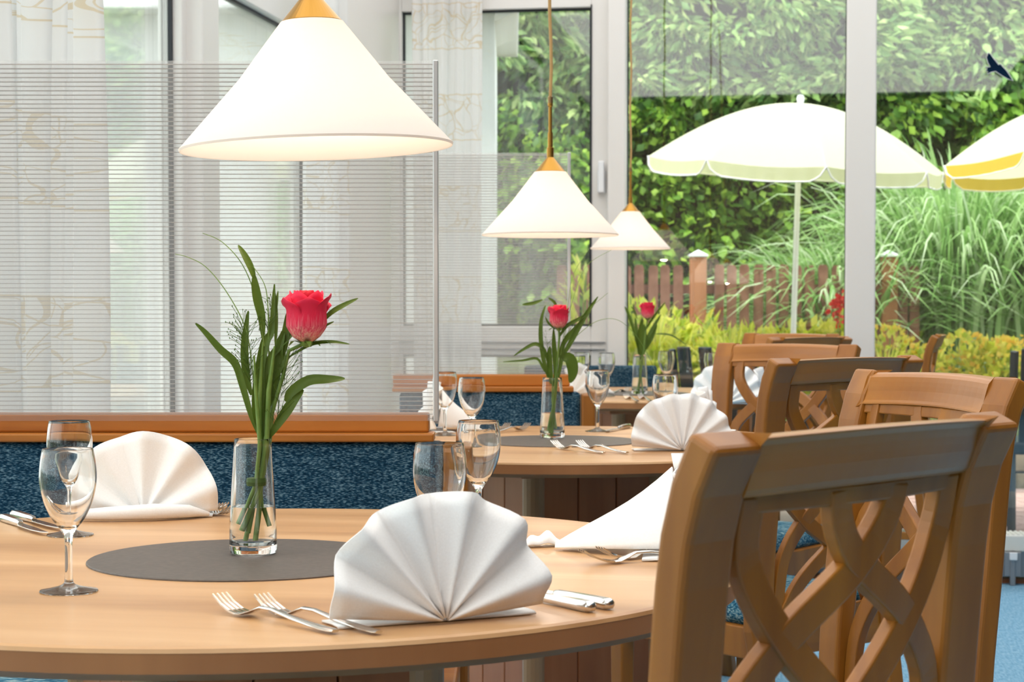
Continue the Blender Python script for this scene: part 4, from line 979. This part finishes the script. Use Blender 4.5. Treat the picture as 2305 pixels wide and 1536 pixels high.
nap(960, 970, (-.95, -.2), 'white napkin behind the screen edge on the left of the middle table', 17, .124, 6, .014, 12, tail=(0, .16))
nap(1635, 910, (-.3, -1), 'tall white fan napkin on the hindmost table, left of the orange chair', 21, .135, 8, .013, 10)
nap(1290, 890, (-.9, -.4), 'white napkin on the left of the hindmost table behind the glasses', 23, .118, 6, .013, 12)
nap(1730, 903, (.8, -.5), 'white napkin seen through the lattice of the orange chair', 25, .118, 6, .013, 12)

rws = []
for i in range(7):
    b = i / 6; row = []
    for j in range(19):
        a = j / 18; px_ = 1180 + 92 * a; hgt = (.017 + .004 * math.sin(a * 4.2 * PI)) * math.sin(PI * min(1, a * 1.02 + .02)) ** .6
        row.append(n3.matrix_basis.inverted() @ (tz(px_, 1236 - 4 * a) + Vector((0, .035 * b, .001 + hgt * math.sin(PI * (.06 + .88 * b)) ** .8))))
    rws.append(row)
MB().grid(rws).build('folded_tip', M['white'], n3, smooth=True, solid=.0015)

# cutlery: built along +x, handle end at the origin
def sweep_flat(mb, pts):
    """pts: (x, z, width, thickness)"""
    path = [(Vector((x, 0, z)), Vector((0, 1, 0)), Vector((0, 0, 1))) for x, z, w_, th in pts]
    k = [[(a * pts[i][2] / 2, b * pts[i][3] / 2) for a, b in ((-1, -.3), (-.6, -1), (.6, -1), (1, -.3), (1, .3), (.6, 1), (-.6, 1), (-1, .3))] for i in range(len(pts))]
    mb.sweep(path, lambda i: k[i])
def make_fork():
    m = MB(); sweep_flat(m, [(0, .0035, .009, .003), (.004, .0035, .0125, .0036), (.02, .0038, .0125, .004), (.07, .0075, .008, .0038), (.105, .0125, .006, .0036), (.125, .0125, .0065, .003), (.138, .0075, .015, .0024), (.150, .0035, .0215, .002), (.160, .003, .0225, .002)])
    o = m.build('fork', M['steel'], None, smooth=True)
    m = MB()
    for k in range(4):
        y = -.0086 + k * .00573; path = [(Vector((x, y, z)), Vector((0, 1, 0)), Vector((0, 0, 1))) for x, z in ((.158, .003), (.17, .0045), (.185, .010), (.200, .0185))]
        m.sweep(path, lambda i: [(a * (.0017, .0016, .0014, .0008)[i], b * .0011) for a, b in ((-1, -1), (1, -1), (1, 1), (-1, 1))])
    m.build('tines', M['steel'], o, smooth=False); return o
def make_knife():
    m = MB(); sweep_flat(m, [(0, .006, .006, .005), (.002, .006, .0125, .0095), (.008, .0062, .0155, .0115), (.02, .0062, .0152, .0115), (.07, .0062, .0125, .010), (.095, .006, .0105, .009), (.100, .0055, .008, .006)])
    o = m.build('knife', M['steel'], None, smooth=True)
    MB().prism([(.098, -.004), (.115, -.009), (.18, -.009), (.215, -.004), (.225, .004), (.16, .006), (.098, .005)], .004, .0056).build('blade', M['steel'], o, bevel=.0004); return o
fk, kn = make_fork(), make_knife(); first = {'fork': fk, 'knife': kn}; used = set()
def cutlery(kind, a, b, label, L=None, dz=0):
    """a = handle end, b = a point towards the tip, both on the table"""
    d = (b - a); ang = math.atan2(d.y, d.x); o = first[kind]
    if kind in used: o = dup(o, (0, 0, 0), 0, label)
    used.add(kind); o.location = (a.x, a.y, TZ + .0003 + dz); o.rotation_euler = (0, 0, ang); tag(o, label, kind, {'fork': 'steel dinner forks', 'knife': 'steel dinner knives'}[kind]); return o
def from_tip(b, a_dir, L): d = (a_dir - b); return b + d.normalized() * L
cutlery('fork', tz(755, 1430), Z(486, 1336, TZ + .0185), 'front steel fork left of the big napkin, outer one with tines leftmost')
cutlery('fork', tz(853, 1432), Z(584, 1338, TZ + .0185), 'front steel fork touching the big napkin, inner one of the pair')
cutlery('knife', tz(1335, 1381), tz(1200, 1353), 'steel knife right of the big napkin, handle nearer the camera')
cutlery('knife', tz(1376, 1375), tz(1236, 1346), 'steel knife right of the big napkin, handle end farther right')
t_ = tz(103, 1208); cutlery('knife', from_tip(t_, tz(0, 1172), .225), t_, 'steel knife at the left frame edge, blade tip nearer the camera')
t_ = tz(142, 1198); cutlery('knife', from_tip(t_, tz(38, 1168), .225), t_, 'steel knife at the left frame edge, lying behind the other')
t_ = tz(522, 1167); cutlery('fork', from_tip(t_, tz(440, 1152), .2), t_, 'steel fork peeping from behind the left back napkin, nearer the vase')
t_ = tz(505, 1160); cutlery('fork', from_tip(t_, tz(430, 1150), .2), t_, 'steel fork behind the left back napkin, farther from the vase')
t_ = Z(1313, 1240, TZ + .0185); cutlery('fork', from_tip(t_, tz(1515, 1262), .2), t_, 'steel fork in front of the cone napkin, nearer the camera')
t_ = Z(1352, 1233, TZ + .0185); cutlery('fork', from_tip(t_, tz(1530, 1250), .2), t_, 'steel fork against the cone napkin, behind the nearer fork')
cutlery('knife', tz(1660, 1252), tz(1560, 1215), 'steel knife at the right rim of the foreground table, end visible past the chair post')
cutlery('fork', tz(1360, 1023), Z(1231, 991, TZ + .0185), 'steel fork at the front of the middle table, left one of two')
cutlery('fork', tz(1412, 1023), Z(1283, 990, TZ + .0185), 'steel fork at the front of the middle table, right one by the napkin')
t_ = tz(1362, 975); cutlery('knife', from_tip(t_, tz(1425, 962), .225), t_, 'steel knife on the middle table right of the wine glass foot')
t_ = Z(1188, 953, TZ + .0185); cutlery('fork', from_tip(t_, tz(1120, 976), .2), t_, 'steel fork on the far left of the middle table, tines toward the vase')
t_ = Z(1143, 953, TZ + .0185); cutlery('fork', from_tip(t_, tz(1075, 976), .2), t_, 'steel fork on the middle table behind the two front glasses')
cutlery('knife', tz(1658, 978), tz(1560, 975), 'steel knife end sticking out right of the middle table napkins')
cutlery('fork', tz(1436, 905), Z(1411, 888, TZ + .0185), 'steel fork on the hindmost table, left one before its vase')
cutlery('fork', tz(1466, 905), Z(1443, 888, TZ + .0185), 'steel fork on the hindmost table, right one before its vase')
t_ = Z(1413, 872, TZ + .0185); cutlery('fork', from_tip(t_, tz(1392, 885), .2), t_, 'steel fork left behind the hindmost mat, tines near the vase')
